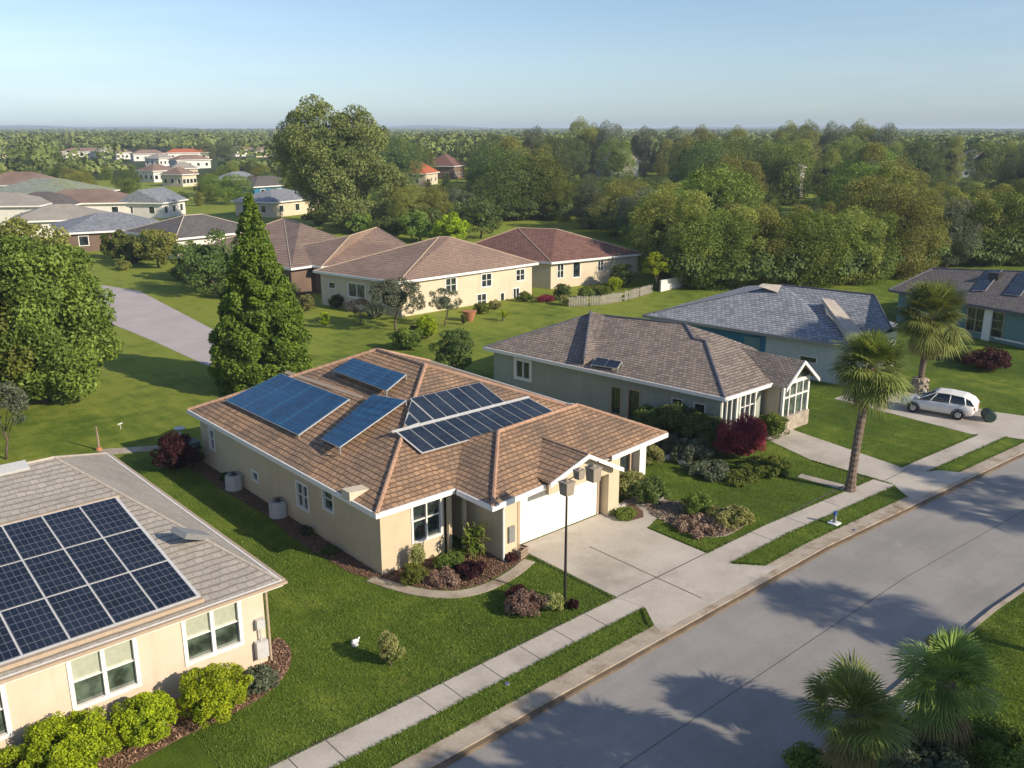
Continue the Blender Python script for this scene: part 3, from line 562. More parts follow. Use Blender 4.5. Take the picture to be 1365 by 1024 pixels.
q = westq([(301,533.5), (398,579.5), (465,532), (374.5,498)], .16); a_ = array(r, q, 1, 9, 'sol1', gap=.022, frame='frame'); legs(r, a_, q, .15)
q = westq([(445,495), (515,522), (541,499), (470,477.5)], .30); q = [q[0]+Vector((0,0,.05)), q[1]+Vector((0,0,.05)), q[2], q[3]]; a_ = array(r, q, 1, 5, 'sol1', gap=.02); legs(r, a_, q, .3)
q = westq([(429,584.5), (453,599.5), (541,533.5), (496.5,526)], .32); q[1] += Vector((0,0,.12)); a_ = array(r, q, 1, 8, 'sol1', gap=.02); legs(r, a_, q, .35)
def F_(x, y, l=.14): return Vector((x, y, 2.9+.356*(y-27.2)+l))
array(r, [F_(22.95,31.15), F_(27.1,31.15), F_(27.0,32.9), F_(22.9,32.9)], 6, 1, 'sol2', gap=.03)
array(r, [F_(22.2,31.15), F_(22.9,31.15), F_(22.85,32.75), F_(22.2,32.1)], 1, 1, 'sol2', gap=.03); array(r, [F_(21.5,31.15), F_(22.15,31.15), F_(22.15,32.05), F_(21.5,31.4)], 1, 1, 'sol2', gap=.03)
q_ = [F_(21.0,29.4,.16), F_(29.0,29.4,.16), F_(28.5,31.0), F_(20.85,31.0)]; array(r, q_, 12, 1, 'sol2', gap=.03)
m = MB(); m.slab([F_(20.6,31.02,.17), F_(28.6,31.02,.17), F_(28.6,31.12,.17), F_(20.6,31.12,.17)], .05); part(m, 'array_rail', M['frame'], r)
m = MB(); p = ON(471, 660, wn, (17.2,0,2.9)); m.v = [(p.x-.35,p.y-.3,p.z-.1), (p.x-.35,p.y+.3,p.z-.1), (p.x+.6,p.y+.3,p.z+.2), (p.x+.6,p.y-.3,p.z+.2), (p.x-.35,p.y-.3,p.z+.28), (p.x-.35,p.y+.3,p.z+.28)]
m.f = [(0,4,5,1), (4,3,2,5), (0,3,4), (1,5,2)]; part(m, 'roof_vent', M['vent'], r)
# flashing strip across the west slope
qa = westq([(378,497), (481,531), (484,528), (383,494)], .02); m = MB().slab(qa, .03); part(m, 'flashing', M['tan'], r)
# --- grey green house behind with the brown shingle roof
E2 = 2.9
NW, SW, SM = G(645,463,E2), G(966,531,E2), G(1013,517,E2); r = house('sage_house', (45, 36, 0), 'sage grey house with brown shingle roof, dark ridge caps and glazed gabled porch')
dW = (SW-NW); dW.z = 0; dW.normalize(); nW = Vector((-dW.y, dW.x, 0)); nW = -nW if nW.x < 0 else nW      # inwards
pW = Vector((-nW.x*.37, -nW.y*.37, 1)); w2_ = lambda x, y, l=0: ON(x, y, pW, NW+Vector((0,0,l)))
R1, R2, J1, J2 = w2_(787,419), w2_(913,432), w2_(925,452), w2_(940,455)
NE, SE = NW+nW*10.2+Vector((0,.5,0)), SW+nW*7.3; Sx = SM
m = MB(); m.face([NW, SW, J2, J1, R2, R1]); K = Vector((0,-.37,1)); kf = lambda x, y: ON(x, y, K, SW)
P1, P2_, P3 = kf(946,447), kf(960,447), kf(1003,463); Q4 = SE
m.face([SW, Vector((SE.x, SW.y, E2)), P3, P2_, P1, J2]); m.face([J2, P1, R2, J1]); m.face([R1, R2, P1, P2_]); m.face([NW, R1, NE]); m.face([R1, P2_, P3, Vector((SE.x, SW.y, E2)), NE])
part(m, 'roof', M['tile2'], r)
m = MB(); a_, b_, c_, e_ = w2_(787,419,.03), w2_(807,420,.03), w2_(795,480,.03), w2_(778,486,.03); up = Vector((0,0,.42)); b=0
m.v = [tuple(v) for v in (a_+up*.5, b_, c_, e_+up, a_, e_)]; m.f = [(0,3,2,1), (0,4,5,3), (3,5,2)]; part(m, 'roof_step', M['tile2'], r)
m = MB(); caps(m, [(NW, R1), (R1, R2), (R2, J1), (J1, J2), (J2, SW), (e_+up, a_+up*.5)], .085); part(m, 'ridge_cap', M['cap2'], r)
m = MB(); eave_trim(m, [tuple(NW)[:2], tuple(SW)[:2], (44.5, SW.y)], E2, .18, .07); part(m, 'fascia', M['trim'], r)
m = MB(); soffit(m, [(NW.x+.1,NW.y-.1), (SW.x+.1,SW.y+.1), (SE.x,SW.y+.1), (NE.x,NE.y)], 2.8); part(m, 'soffit', M['trim'], r)
i_ = .5; w0 = NW+nW*i_-Vector((0,.5,0)); w1_ = SW+nW*i_+Vector((0,.5,0)); F2 = [(w1_.x, w1_.y), (44.2, w1_.y), (44.2, 30.5), (46.6, 30.5), (NE.x-.4, NE.y-.5), (w0.x, w0.y)]
f5 = Frm(F2[5], F2[0]); f0 = Frm(F2[0], F2[1])
def rz(f, L, z0=None, z1=None): o = f.rect(*L); return (o[0], o[1], z0 if z0 is not None else o[2], z1 if z1 is not None else o[3])
W = [(5, rz(f5,(688,480,706,506)), dict(cols=2, rows=1, trim=.18)), (5, rz(f5,(815,518,827,545),.3,2.0), dict(cols=1, rows=1, frame_m='tan')), (5, rz(f5,(838,521,852,553),.05,2.05), dict(name='door', rows=1, frame_m='tan')),
     (5, rz(f5,(896,532,909,553),.9,2.1), dict(cols=1, rows=1, trim=.02)), (5, rz(f5,(925,539,939,560),.9,2.1), dict(cols=1, rows=1, trim=.02)),
     (0, (.15, 1.5, .55, 2.55), dict(cols=3, rows=1, trim=.08)), (0, (1.85, 3.3, .9, 2.5), dict(cols=3, rows=2, trim=.08))]
walls(r, F2, 2.82, M['stucco2'], W)
q = [w2_(786,484,.12), w2_(823,489,.12), w2_(828,481,.2), w2_(791,476,.2)]; q = [w2_(788,486,.22), w2_(823,491,.22), w2_(829,482,.3), w2_(796,476,.3)]; a_ = array(r, q, 2, 1, 'sol2', gap=.03); legs(r, a_, q, .28)
# gabled glass porch
gx0, gx1, gy = 44.55, 47.3, 26.95; gz = 3.05; gm_ = (gx0+gx1)/2; gt = 4.15
m = MB(); bk = 31.5
m.face([(gx0-.35,gy-.4,gz-.22), (gm_,gy-.4,gt), (gm_,bk,gt), (gx0-.35,bk-2.2,gz-.22)]); m.face([(gm_,gy-.4,gt), (gx1+.35,gy-.4,gz-.22), (gx1+.35,bk,gz-.22), (gm_,bk,gt)]); part(m, 'porch_roof', M['tile2'], r)
m = MB(); m.box(gx0, gx0+.16, gy, gy+.16, .9, gz); m.box(gx1-.16, gx1, gy, gy+.16, .9, gz); m.box(gx0+.161, gx1-.161, gy+.002, gy+.15, gz-.25, gz-.05)
for s in (-1, 1):
    A_ = Vector((gm_, gy-.42, gt+.02)); B_ = Vector((gm_+s*(gx1-gx0+.75)/2, gy-.42, gz-.24)); dn = Vector((0,0,-.2)); bk_ = Vector((0,.08,0)); b = len(m.v)
    m.v += [tuple(p) for p in (A_, B_, B_+dn, A_+dn, A_+bk_, B_+bk_, B_+dn+bk_, A_+dn+bk_)]; m.f += [(b,b+1,b+2,b+3), (b+4,b+7,b+6,b+5), (b,b+4,b+5,b+1), (b+3,b+2,b+6,b+7), (b+1,b+5,b+6,b+2)]
for i in range(1, 4): x = gx0+(gx1-gx0)*i/4; m.box(x-.04, x+.04, gy+.02, gy+.1, .9, gz-.25)
m.box(gx0+.161, gx1-.161, gy+.01, gy+.12, 2.0, 2.08); part(m, 'porch_frame', M['trim'], r)
m = MB(); m.box(gx0+.05, gx1-.05, gy+.11, gy+.14, .9, gz-.06); m.face([(gx0,gy+.13,gz-.05), (gx1,gy+.13,gz-.05), (gm_,gy+.13,gt-.2)]); part(m, 'porch_glass', M['glassg'], r)
m = MB(); m.box(gx0-.05, gx1+.05, gy-.08, gy+.22, -.1, .9); m.box(gx0-.05, gx0+.2, gy+.221, gy+2, -.1, .9); part(m, 'stone_base', M['stone'], r)
part(MB().box(gx0-.02, gx0+.1, gy+.24, 30.4, .9, 2.82), 'porch_wall', M['cream'], r); part(MB().box(gx1-.1, gx1, gy+.24, 30.4, -.1, 2.82), 'porch_wall', M['cream'], r)
# --- slate roof house
E3 = 2.9; NW, S1 = G(857,420,E3), G(1134,462,E3); r = house('slate_roofed_house', (62, 37, 0), 'pale house with slate blue shingle roof behind the two palms')
dW = (S1-NW); dW.z = 0; dW.normalize(); nW = Vector((-dW.y, dW.x, 0)); nW = -nW if nW.x < 0 else nW
pW = Vector((-nW.x*.38, -nW.y*.38, 1)); w3 = lambda x, y, l=0: ON(x, y, pW, NW+Vector((0,0,l)))
T1, T2, T3 = w3(1042,380), w3(1165,393), w3(1188,437); S2 = G(1162,457,E3); S3 = G(1230,445,E3)
m = MB(); m.face([NW, S1, S2, T3, T2, T1]); T4 = T3+Vector((5.0, 0, -.9)); m.face([T3, T4, T4+Vector((3,8,0)), T2]); NE = NW+nW*18; m.face([NW, T1, NE]); m.face([T1, T2, T4+Vector((3,8,0)), NE]); part(m, 'roof', M['tile3'], r)
m = MB(); m.v = [tuple(v) for v in (w3(1095,402,.04)+Vector((0,0,.25)), w3(1112,400,.04), w3(1162,457,.04), w3(1134,463,.04)+Vector((0,0,.6)), w3(1095,402,.0), w3(1134,463))]; m.f = [(0,3,2,1), (0,4,5,3), (3,5,2)]
part(m, 'roof_step', M['capl'], r); m = MB(); m2 = 0; A_ = [w3(1010,390,.04), w3(1016,383,.04), w3(1042,380,.04), w3(1037,390,.04)]; m.v += [tuple(v) for v in (A_[0]+Vector((0,0,.5)), A_[1]+Vector((0,0,.3)), A_[2], A_[3])]; m.f += [(m2, m2+3, m2+2, m2+1)]; part(m, 'roof_step', M['capl'], r)  # sun-facing roof steps: their sunlit brightness is put into the pale colour
m = MB(); caps(m, [(T1, T2), (T2, T3), (NW, T1)], .07); part(m, 'ridge_cap', M['cap2'], r)
m = MB(); eave_trim(m, [tuple(NW)[:2], tuple(S1)[:2], tuple(S2)[:2]], E3, .18, .07); part(m, 'fascia', M['metal'], r)
w0 = NW+nW*.5-Vector((0,.5,0)); w1_ = S1+nW*.5+Vector((0,.4,0)); mid_ = w0.lerp(w1_, .62)
F3 = [(w1_.x, w1_.y), (w1_.x+7, w1_.y), (NE.x-.5, NE.y-.5), (w0.x, w0.y)]; f5 = Frm(F3[3], F3[0])
walls(r, F3, 2.84, M['stucco3'], [(3, rz(f5,(1066,478,1088,487),1.2,1.6), dict(rows=1, trim=.02))])
m = MB(); fb = Frm(w0, mid_); m.box(0, fb.L, .01, .05, -.05, 2.78, T=lambda v: fb.T(v.x, v.y, v.z)); part(m, 'blue_wall', M['blue'], r)
m = MB(); m.box(fb.L-1.6, fb.L-.4, .06, .10, .2, 2.4, T=lambda v: fb.T(v.x, v.y, v.z)); part(m, 'shutter', M['teal'], r)
# --- right hand house, cut by the frame
E4 = 2.9; NW, S1 = G(1185,386,E4), G(1400,424,E4); r = house('teal_house', (84, 33, 0), 'teal and white house with dark brown roof at the right edge behind the palm')
dW = (S1-NW); dW.z = 0; dW.normalize(); nW = Vector((-dW.y, dW.x, 0)); nW = -nW if nW.x < 0 else nW; pW = Vector((-nW.x*.36, -nW.y*.36, 1)); w4 = lambda x, y, l=0: ON(x, y, pW, NW+Vector((0,0,l)))
T1, T2 = w4(1243,358), w4(1420,364); NE = NW+nW*16; SE = S1+nW*16
m = MB(); m.face([NW, S1, T2, T1]); m.face([NW, T1, NE]); m.face([T1, T2, SE, NE]); m.face([S1, SE, T2]); part(m, 'roof', M['tile6'], r)
m = MB(); caps(m, [(NW, T1), (T1, T2)], .07); part(m, 'ridge_cap', M['cap2'], r)
for L in (((1296,387), (1314,387), (1336,359.5), (1318,359.5)), ((1339,392), (1360,394), (1382,364), (1362,362))):
    array(r, [w4(x, y, .12) for x, y in L], 1, 2, 'sol2', gap=.02)
m = MB(); p = w4(1327, 370); m.box(p.x-.5, p.x+.5, p.y-.4, p.y+.4, p.z-.2, p.z+.45); part(m, 'roof_vent', M['dkmetal'], r)
m = MB(); eave_trim(m, [tuple(NW)[:2], tuple(S1)[:2]], E4, .2, .07); part(m, 'fascia', M['cap2'], r)
w0 = NW+nW*.7-Vector((0,.5,0)); w1_ = S1+nW*.7; F4 = [(w1_.x, w1_.y), (SE.x, SE.y), (NE.x, NE.y), (w0.x, w0.y)]; f5 = Frm(F4[3], F4[0])
walls(r, F4, 2.86, M['teal'], [(3, rz(f5,(1290,417,1308,452),.5,2.5), dict(cols=2, rows=2, frame_m='tan', trim=.05)), (3, rz(f5,(1323,421,1334,456),.4,2.45), dict(rows=3, frame_m='tan', trim=.05))])
m = MB(); a0 = f5.px(1309,440)[0]+.07; a1 = f5.px(1322,440)[0]-.07; m.box(a0, a1, .01, .12, -.05, 2.8, T=lambda v: f5.T(v.x, v.y, v.z)); m.box(a0-2.6, a1+1.6, .015, .06, 2.56, 2.8, T=lambda v: f5.T(v.x, v.y, v.z)); a2 = f5.px(1325,460)[0]; m.box(a2, a2+8, .01, .09, .28, .42, T=lambda v: f5.T(v.x, v.y, v.z)); part(m, 'white_band', M['trim'], r)
# --- houses behind: hip roofs measured on their eaves
def free_house(name, label, eave, z, apex, tile, wallm, wins=(), cap=None, group=None, inset=.45, capr=.07, skip=()):
    """eave: CCW plan corners (x, y); apex: one or two 3D ridge points (first nearest corner 0/3 ...)"""
    e = [Vector((p[0], p[1], z)) for p in eave]; cx = sum((p for p in e), Vector())/4; r = house(name, (cx.x, cx.y, 0), label, group=group)
    A = Vector(apex[0]); B = Vector(apex[-1]); m = MB()
    if len(apex) == 1:
        for i in range(4): m.face([e[i], e[(i+1) % 4], A])
        H_ = [(p, A) for p in e]
    else: m.face([e[0], e[1], B, A]); m.face([e[1], e[2], B]); m.face([e[2], e[3], A, B]); m.face([e[3], e[0], A]); H_ = [(e[0], A), (e[3], A), (e[1], B), (e[2], B), (A, B)]
    part(m, 'roof', M[tile], r)
    if cap: m = MB(); [m.tube([a, b], capr, 6) for a, b in H_]; part(m, 'ridge_cap', M[cap], r)
    m = MB(); eave_trim(m, [tuple(p)[:2] for p in e+[e[0]]], z, .2, .07); part(m, 'fascia', M['trim'], r)
    fo = []
    for p in e: q = p+(cx-p)*(inset/((cx-p).length*.7)); fo.append((q.x, q.y))
    frs = [Frm(fo[i], fo[(i+1) % 4]) for i in range(4)]; ws = []
    for i, L, k in wins:
        ws.append((i, frs[i].rect(*L) if len(L) == 4 and L[0] > 20 else L, k))
    walls(r, fo, z-.06, M[wallm], ws, skip=skip); m = MB(); soffit(m, [tuple(p)[:2] for p in e], z-.05); part(m, 'soffit', M['trim'], r); return r
eS, eW, eE = G(531,376,3.4), G(418,361,3.4), G(717,350.5,3.4); eN = eW+(eE-eS)
free_house('cream_house', 'cream house with rose brown tile roof and two rows of windows across the back lawn', [eS, eE, eN, eW], 3.4, [(*G(585,316,6.3)[:2], 6.3), (*G(600,316,6.3)[:2], 6.3)], 'tile4', 'cream',
    [(0, (594,372,608,388), dict(cols=2, rows=2, trim=.1)), (0, (642,366,655,381), dict(cols=2, rows=2, trim=.1)), (0, (688,360,699,373), dict(cols=2, rows=2, trim=.08)), (0, (636,393,648,409), dict(cols=2, rows=2, trim=.08)), (0, (684,385,692,397), dict(cols=2, rows=1, trim=.08)), (0, (667,391,672,402), dict(name='door', rows=1)),
     (3, (464,377,487,398), dict(cols=2, rows=1, trim=.1, glass='glassg')), (3, (438,376,447,385), dict(rows=1, trim=.05))], 'tan')
eS, eE = G(735,350,3.0), G(858,338,3.0); eW = eS+Vector((-4.5, 13, 0)); eN = eE+Vector((-3, 13, 0))
rb = free_house('maroon_roofed_house', 'cream house with dark maroon tile roof behind the cream one and beside the picket fence', [eS, eE, eN, eW], 3.0, [(*G(690,304,5.8)[:2], 5.8), (*G(742,305.5,5.8)[:2], 5.8)], 'tile5', 'cream',
    [(0, (743,352,751,370), dict(cols=2, rows=2, trim=.08)), (0, (764,350,773,369), dict(cols=1, rows=1, trim=.08)), (0, (797,348,804,360), dict(cols=2, rows=2, trim=.1))], 'tan')
pn = G(378,291,5.6)
a0, a1 = G(300,330,3), G(388,358,3)
free_house('tan_roofed_house', 'house with plain tan tile roof half hidden behind the tall conifer', [a1, a1+Vector((13,2,0)), a1+Vector((9,19,0)), a1+Vector((-5,17,0))], 3.0, [(*pn[:2], 5.6), (*G(400,300,5.4)[:2], 5.6)], 'tile4', 'brownwall', [], 'tan')
a1 = G(428,356,3)
free_house('tan_roofed_house', 'dark walled house with tan roof between the conifer and the cream house', [a1, a1+Vector((13,-1,0)), a1+Vector((14,12,0)), a1+Vector((-1,13,0))], 3.0, [(*G(467,314,5.3)[:2], 5.3), (*G(502,303,5.3)[:2], 5.3)], 'tile4', 'brownwall', [(3, (394,361,414,380), dict(cols=1, rows=1, trim=.05))], 'tan')
def plain_house(name, label, x, y, w_, d_, h, rh, tile, wallm, rot=0, group=None, nw=3, gable=False, cap=None):
    c_ = G(x, y); r = empty(name, c_, label, 'house', group); r.rotation_euler = (0, 0, R(rot)); a, b = w_/2, d_/2; m = MB(); z = Vector((0,0,0))
    A, B = Vector((-a+(0 if gable else min(b, a*.8)), 0, h+rh)), Vector((a-(0 if gable else min(b, a*.8)), 0, h+rh)); e = [Vector(p) for p in ((-a,-b,h), (a,-b,h), (a,b,h), (-a,b,h))]
    m.face([e[0], e[1], B, A]); m.face([e[1], e[2], B]); m.face([e[2], e[3], A, B]); m.face([e[3], e[0], A]); m.build('roof', M[tile], r)
    if cap: m = MB(); [m.tube(s, .08, 6) for s in ((e[0], A), (e[1], B), (A, B), (e[3], A))]; m.build('ridge_cap', M[cap], r)
    fo = [(-a+.5,-b+.5), (a-.5,-b+.5), (a-.5,b-.5), (-a+.5,b-.5)]; frs = [Frm(fo[i], fo[(i+1) % 4]) for i in range(4)]; mb = MB(); ops = []
    for i in (0, 3):
        n_ = nw if i == 0 else max(1, nw-1); L = frs[i].L; oo = [(L*(k+.5)/n_-.6, L*(k+.5)/n_+.6, .9, min(h-.4, 2.2)) for k in range(n_)]; wallseg(mb, frs[i], -.1, h-.02, oo); ops += [(frs[i], o) for o in oo]
    for i in (1, 2): wallseg(mb, frs[i], -.1, h-.02, [])
    mb.build('wall', M[wallm], r)
    for f_, o in ops:
        W = MB().box(o[0], o[1], -.13, -.1, o[2], o[3], T=lambda p: f_.T(p.x, p.y, p.z)).build('window', M['glass'], r); g_ = MB()
        g_.box(o[0]-.08, o[0]+.02, -.09, .03, o[2]-.08, o[3]+.08, T=lambda p: f_.T(p.x, p.y, p.z)); g_.box(o[1]-.02, o[1]+.08, -.09, .03, o[2]-.08, o[3]+.08, T=lambda p: f_.T(p.x, p.y, p.z)); g_.box(o[0]+.02, o[1]-.02, -.09, .027, o[3]-.02, o[3]+.07, T=lambda p: f_.T(p.x, p.y, p.z)); g_.box(o[0]+.02, o[1]-.02, -.09, .027, o[2]-.07, o[2]+.02, T=lambda p: f_.T(p.x, p.y, p.z)); g_.build('frame', M['trim'], W)
    m = MB(); eave_trim(m, [tuple(p)[:2] for p in e+[e[0]]], h, .22, .08); m.build('fascia', M['trim'], r); return r
PH = plain_house
PH('dark_roofed_house', 'white walled house with dark grey roof behind the far left lawn', 262, 336, 14, 14, 3.0, 2.2, 'tile6', 'whitewall', 8, cap='capl')
PH('teal_lean_to', 'low shed with faded teal roof in front of the dark grey roof', 247, 336, 9, 3, 2.1, .6, 'tilegreen', 'whitewall', 8)
PH('grey_roofed_house', 'house with pale blue grey roof left of the dark grey one', 150, 326, 15, 15, 2.8, 2.0, 'tile3', 'brownwall', -10)
PH('white_gabled_house', 'small house with white gable behind the pale blue grey roof', 205, 288, 10, 10, 3, 2.4, 'whitewall' if False else 'tile3', 'whitewall', 40, gable=True)
PH('grey_roofed_house', 'mottled light grey roofed house just above the big left tree', 85, 312, 15, 12, 2.8, 2.1, 'tile0', 'whitewall', -20)
PH('brown_roofed_house', 'house with long mid brown roof in front of the far left trees', 118, 288, 20, 13, 3, 2.3, 'tile4', 'whitewall', -30)
PH('brown_roofed_house', 'dark brown roofed house left of the round green tree', 62, 292, 14, 12, 3, 2.2, 'tile6', 'whitewall', -35)
PH('green_roofed_house', 'house with wide moss stained grey green roof near the left edge', 68, 276, 24, 18, 3.2, 3.0, 'tilegreen', 'whitewall', -40)
PH('white_walled_house', 'white walled house cut by the left edge of the picture', 12, 296, 16, 12, 3.4, 2, 'tile0', 'whitewall', -35)
PH('tan_roofed_house', 'tan roofed house with rounded top behind the moss stained roof', 32, 262, 20, 14, 3.2, 3, 'tile4', 'whitewall', -40)
PH('blue_roofed_house', 'cream house with faded blue roof between conifer and tall tree', 372, 285, 15, 11, 3, 2, 'tile3', 'cream', 20)
PH('blue_roofed_house', 'house with dark blue grey roof behind the faded blue one', 355, 262, 16, 12, 3, 2.2, 'tile6', 'blue', 10)
PH('blue_roofed_house', 'small bright blue roofed shed left of the dark blue grey roof', 318, 250, 12, 8, 2.6, 2, 'tile3', 'blue', 15)
fw_ = [('white', 112, 210, 20), ('white', 143, 210, 13), ('white', 163, 212, 9), ('white', 198, 214, 15), ('white', 214, 221, 10), ('white', 210, 242, 8), ('white', 254, 224, 14), ('cream', 245, 238, 8), ('white', 322, 208, 19), ('cream', 352, 209, 17), ('cream', 8, 210, 14), ('white', 250, 212, 20), ('cream', 240, 248, 6)]
lb = ['long white building farthest left in the pale distant row', 'low white building second in the distant row', 'white box like building at the right end of the left distant row', 'white stepped building in the middle distance left', 'small white building just below the stepped one', 'pale house with open yard beyond the left trees', 'white building with flat roof below the red roofed one', 'cream house beside the clearing in the distance', 'white building with low orange roof left of the tall tree', 'yellowish building touching the tall tree on its left', 'pale building at the left edge below the far forest', 'long white building with red tile roof in the distance', 'tiny cream house in front of the distant buildings']
for i, (c_, x, y, w_) in enumerate(fw_):
    PH('distant_house', lb[i], x, y, w_*1.15, 9, 3.6, 2.0, ('tile4', 'tile0', 'tile4')[i % 3] if i != 11 else 'tilered', 'whitewall' if c_ == 'white' else 'cream', (i*37) % 50-20, 'pale houses in the far distance', nw=4)
PH('orange_roofed_house', 'house with bright orange tile roof right of the tall tree', 553, 246, 13, 12, 3.6, 4.2, 'tilered', 'cream', 35)
PH('red_roofed_house', 'house with dull red roof behind the orange one', 594, 238, 11, 11, 4.4, 3.9, 'tile5', 'brownwall', 30)
PH('gabled_house', 'pale gabled house rising out of the woods', 822, 238, 16, 11, 6.2, 3.5, 'tile0', 'whitewall', 62, gable=True)
PH('pale_house', 'small pale flat topped house among the woods on the right', 1054, 262, 6, 6, 7.4, 1.2, 'tile0', 'whitewall', 20)
PH('grey_house', 'low grey roofed house in the woods near the right edge', 1294, 236, 14, 11, 7.0, 2.6, 'tile0', 'stucco3', 30)
CAPS = [(553,32,233,270), (594,26,224,302), (822,52,226,302), (1054,28,250,223), (1294,44,224,311)]+[(x, w_*1.15*(y-170)/17/2+4, y-3, 20570/(y-170)) for _, x, y, w_ in fw_]
def cap_h(qx, D_, h, rad=6.5):             # tallest crown that still leaves the roofs behind it in sight
    for hx, hw, yc, hd in CAPS:
        if D_ < hd-4 and abs(qx-hx) < hw+rad*1257/D_: h = min(h, (CH-(yc-170)*D_/1257)*.84)
    return h
# ------------------------------------------------------------------ plants
def plant(name, loc, crownm, mat_, label, cat, group=None, scale=1, rot=0, trunk=None):
    """crownm: (V, F, tint) -> thing with children crown / foliage and trunk"""
    o = empty(name, loc, label, cat, group); o.rotation_euler = (0, 0, rot); o.scale = (scale,)*3 if not hasattr(scale, '__len__') else scale
    if trunk: trunk.build('trunk', M['bark'], o, True)
    fastmesh('crown' if trunk else 'foliage', crownm[0], crownm[1], M[mat_], crownm[2], o); return o
def copy_tree(o, loc, rot, sc, label=None, mat_=None):
    c = o.copy(); col.objects.link(c); c.location = loc; c.rotation_euler = (0, 0, rot); c.scale = sc
    if label: c['label'] = label
    for ch in o.children: k = ch.copy(); col.objects.link(k); k.parent = c
    return c
def bush(px, py, r_, h, mat_, label, seed, leaf=.09, n=3500, cat='bush', name='bush', group=None, squash=None, z=0, clumps=40, cr=.33, loc=None):
    rad = (r_*.86, r_*.86*(squash or 1), h*.5); p = loc or G(px, py)
    A = crown(seed, n, clumps, rad, h*.52, leaf, cr, 'round'); Bc = core(seed, rad, h*.5, .72)
    V, F, t = join(A, Bc, A[2]); V[:, 2] = np.maximum(V[:, 2], .0)
    stem = MB(); 
    for k in range(4): a = k*1.6+seed; stem.tube([(0,0,-.05), (math.cos(a)*r_*.25, math.sin(a)*r_*.25, h*.5)], [.03, .012], 5)
    o = empty(name, p, label, cat, group); fastmesh('foliage', V, F, M[mat_], t, o); stem.build('stem', M['bark'], o); return o
def tree(px, py, h, r_, mat_, label, seed, leaf=.3, n=9000, clumps=70, base=.22, tr=.18, name='tree', shape='round', group=None, cr=.3, kc=.55, dx=0, cat='tree', flat=.5, sq=1):
    cz = h*(1+base)/2; rz = h*(1-base)/2*.9; A = crown(seed, n, clumps, (r_*.85, r_*.85*sq, rz), cz, leaf, cr, shape, flat=flat, lowcut=-.6 if base > .15 else -1.1)
    V, F, t = A
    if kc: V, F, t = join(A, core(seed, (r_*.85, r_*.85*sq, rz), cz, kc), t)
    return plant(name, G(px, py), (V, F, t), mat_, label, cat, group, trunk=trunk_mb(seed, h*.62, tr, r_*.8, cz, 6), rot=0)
tree(60, 536, 10.5, 4.9, 'leaf_dense', 'huge round leafy tree on the left lawn beyond the grey roof', 3, .27, 34000, 130, -.02, .28, cr=.27)
tree(-22, 548, 9.5, 4.2, 'leaf_dense', 'leafy tree cut by the left edge beside the huge round one', 4, .27, 18000, 80, -.02, .25, cr=.28)
tree(45, 420, 9.2, 4.8, 'leaf_olive', 'paler tree standing behind the huge round left one', 5, .34, 11000, 70, .05, .22)
tree(8, 612, 4.2, 1.6, 'leaf_gg', 'wispy yellowish small tree at the left edge above the grey roof', 6, .16, 3800, 34, .3, .07, kc=0)
# conifer
A = crown(11, 52000, 520, (3.25, 3.25, 6.35), 6.5, .21, .21, 'cone', flat=.5, fill=.3); cc = G(352, 517)
rg = np.random.default_rng(5); hh = rg.uniform(0, 1, 4500)**1.2; an = rg.uniform(0, 6.283, 4500); pr = (1-hh)**.8*2.3*rg.uniform(.8, 1.1, 4500); C_ = np.stack([np.cos(an)*pr, np.sin(an)*pr, .5+hh*11.3], 1); Dd = np.stack([np.cos(an), np.sin(an), an*0+.3], 1); B_ = leaf_quads(rg, C_, Dd, .42, .7, .6)
V, F, t = join(A, B_, A[2]); tm = MB().tube([(0,0,-.1), (0,0,5), (0,0,11.8)], [.28, .18, .03], 8)
plant('conifer', cc, (V, F, t), 'leaf_con', 'tall dense conical evergreen tree behind the blue solar panels', 'conifer', trunk=tm)
# tall tree in the middle distance
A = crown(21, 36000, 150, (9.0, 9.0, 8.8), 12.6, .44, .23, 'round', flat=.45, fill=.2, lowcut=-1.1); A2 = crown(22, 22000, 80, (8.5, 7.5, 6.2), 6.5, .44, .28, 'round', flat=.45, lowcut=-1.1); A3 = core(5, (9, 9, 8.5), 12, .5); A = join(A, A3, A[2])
V = np.vstack([A[0], A2[0]+np.array([1.5, -4.5, 0])]); F = np.vstack([A[1], A2[1]+len(A[0])]); t = np.concatenate([A[2], A2[2]])
plant('tall_tree', G(446, 303), (V, F, t), 'leaf_tall', 'tallest broad airy tree in the middle distance rising above the horizon', 'tree', trunk=trunk_mb(21, 13, .5, 6, 12, 8, .4))
L_ = [(285,392,6.6,3.6,'leaf_dark','dark rounded tree just left of the tall conifer'), (258,372,4.6,2.4,'leaf_dense','small green tree left of the dark rounded one'), (212,357,5.2,2.6,'leaf_olive','olive tree in front of the dark grey roof'), (180,352,3.6,2.2,'leaf_dark','low dark tree beside the olive one by the far lawn'), (158,345,3.6,2.0,'leaf_dense','small tree at the corner of the pale blue grey roofed house'),
      (118,287,3.6,2.2,'leaf_dense','small round bright green tree among the far left roofs'), (602,326,4.6,3.0,'leaf_yel','rounded yellow green tree behind the cream house roof'), (560,322,4.5,3.6,'leaf_dense','low green tree behind the rose brown roof'), (520,318,3.4,3.2,'leaf_dark','low dark tree right of the tall tree foot'), (480,312,3.2,2.6,'leaf_dense','small green tree below the tall tree'),
      (425,300,2.8,2.6,'leaf_olive','small olive tree left of the tall tree trunk'), (640,318,7,4,'leaf_dark','dark tree behind the maroon roof on its left')]
for i, (x, y, h, r_, mt, lb_) in enumerate(L_): tree(x, y, h, r_, mt, lb_, 40+i, .3, 3800, 40, .05, .14, cr=.33)
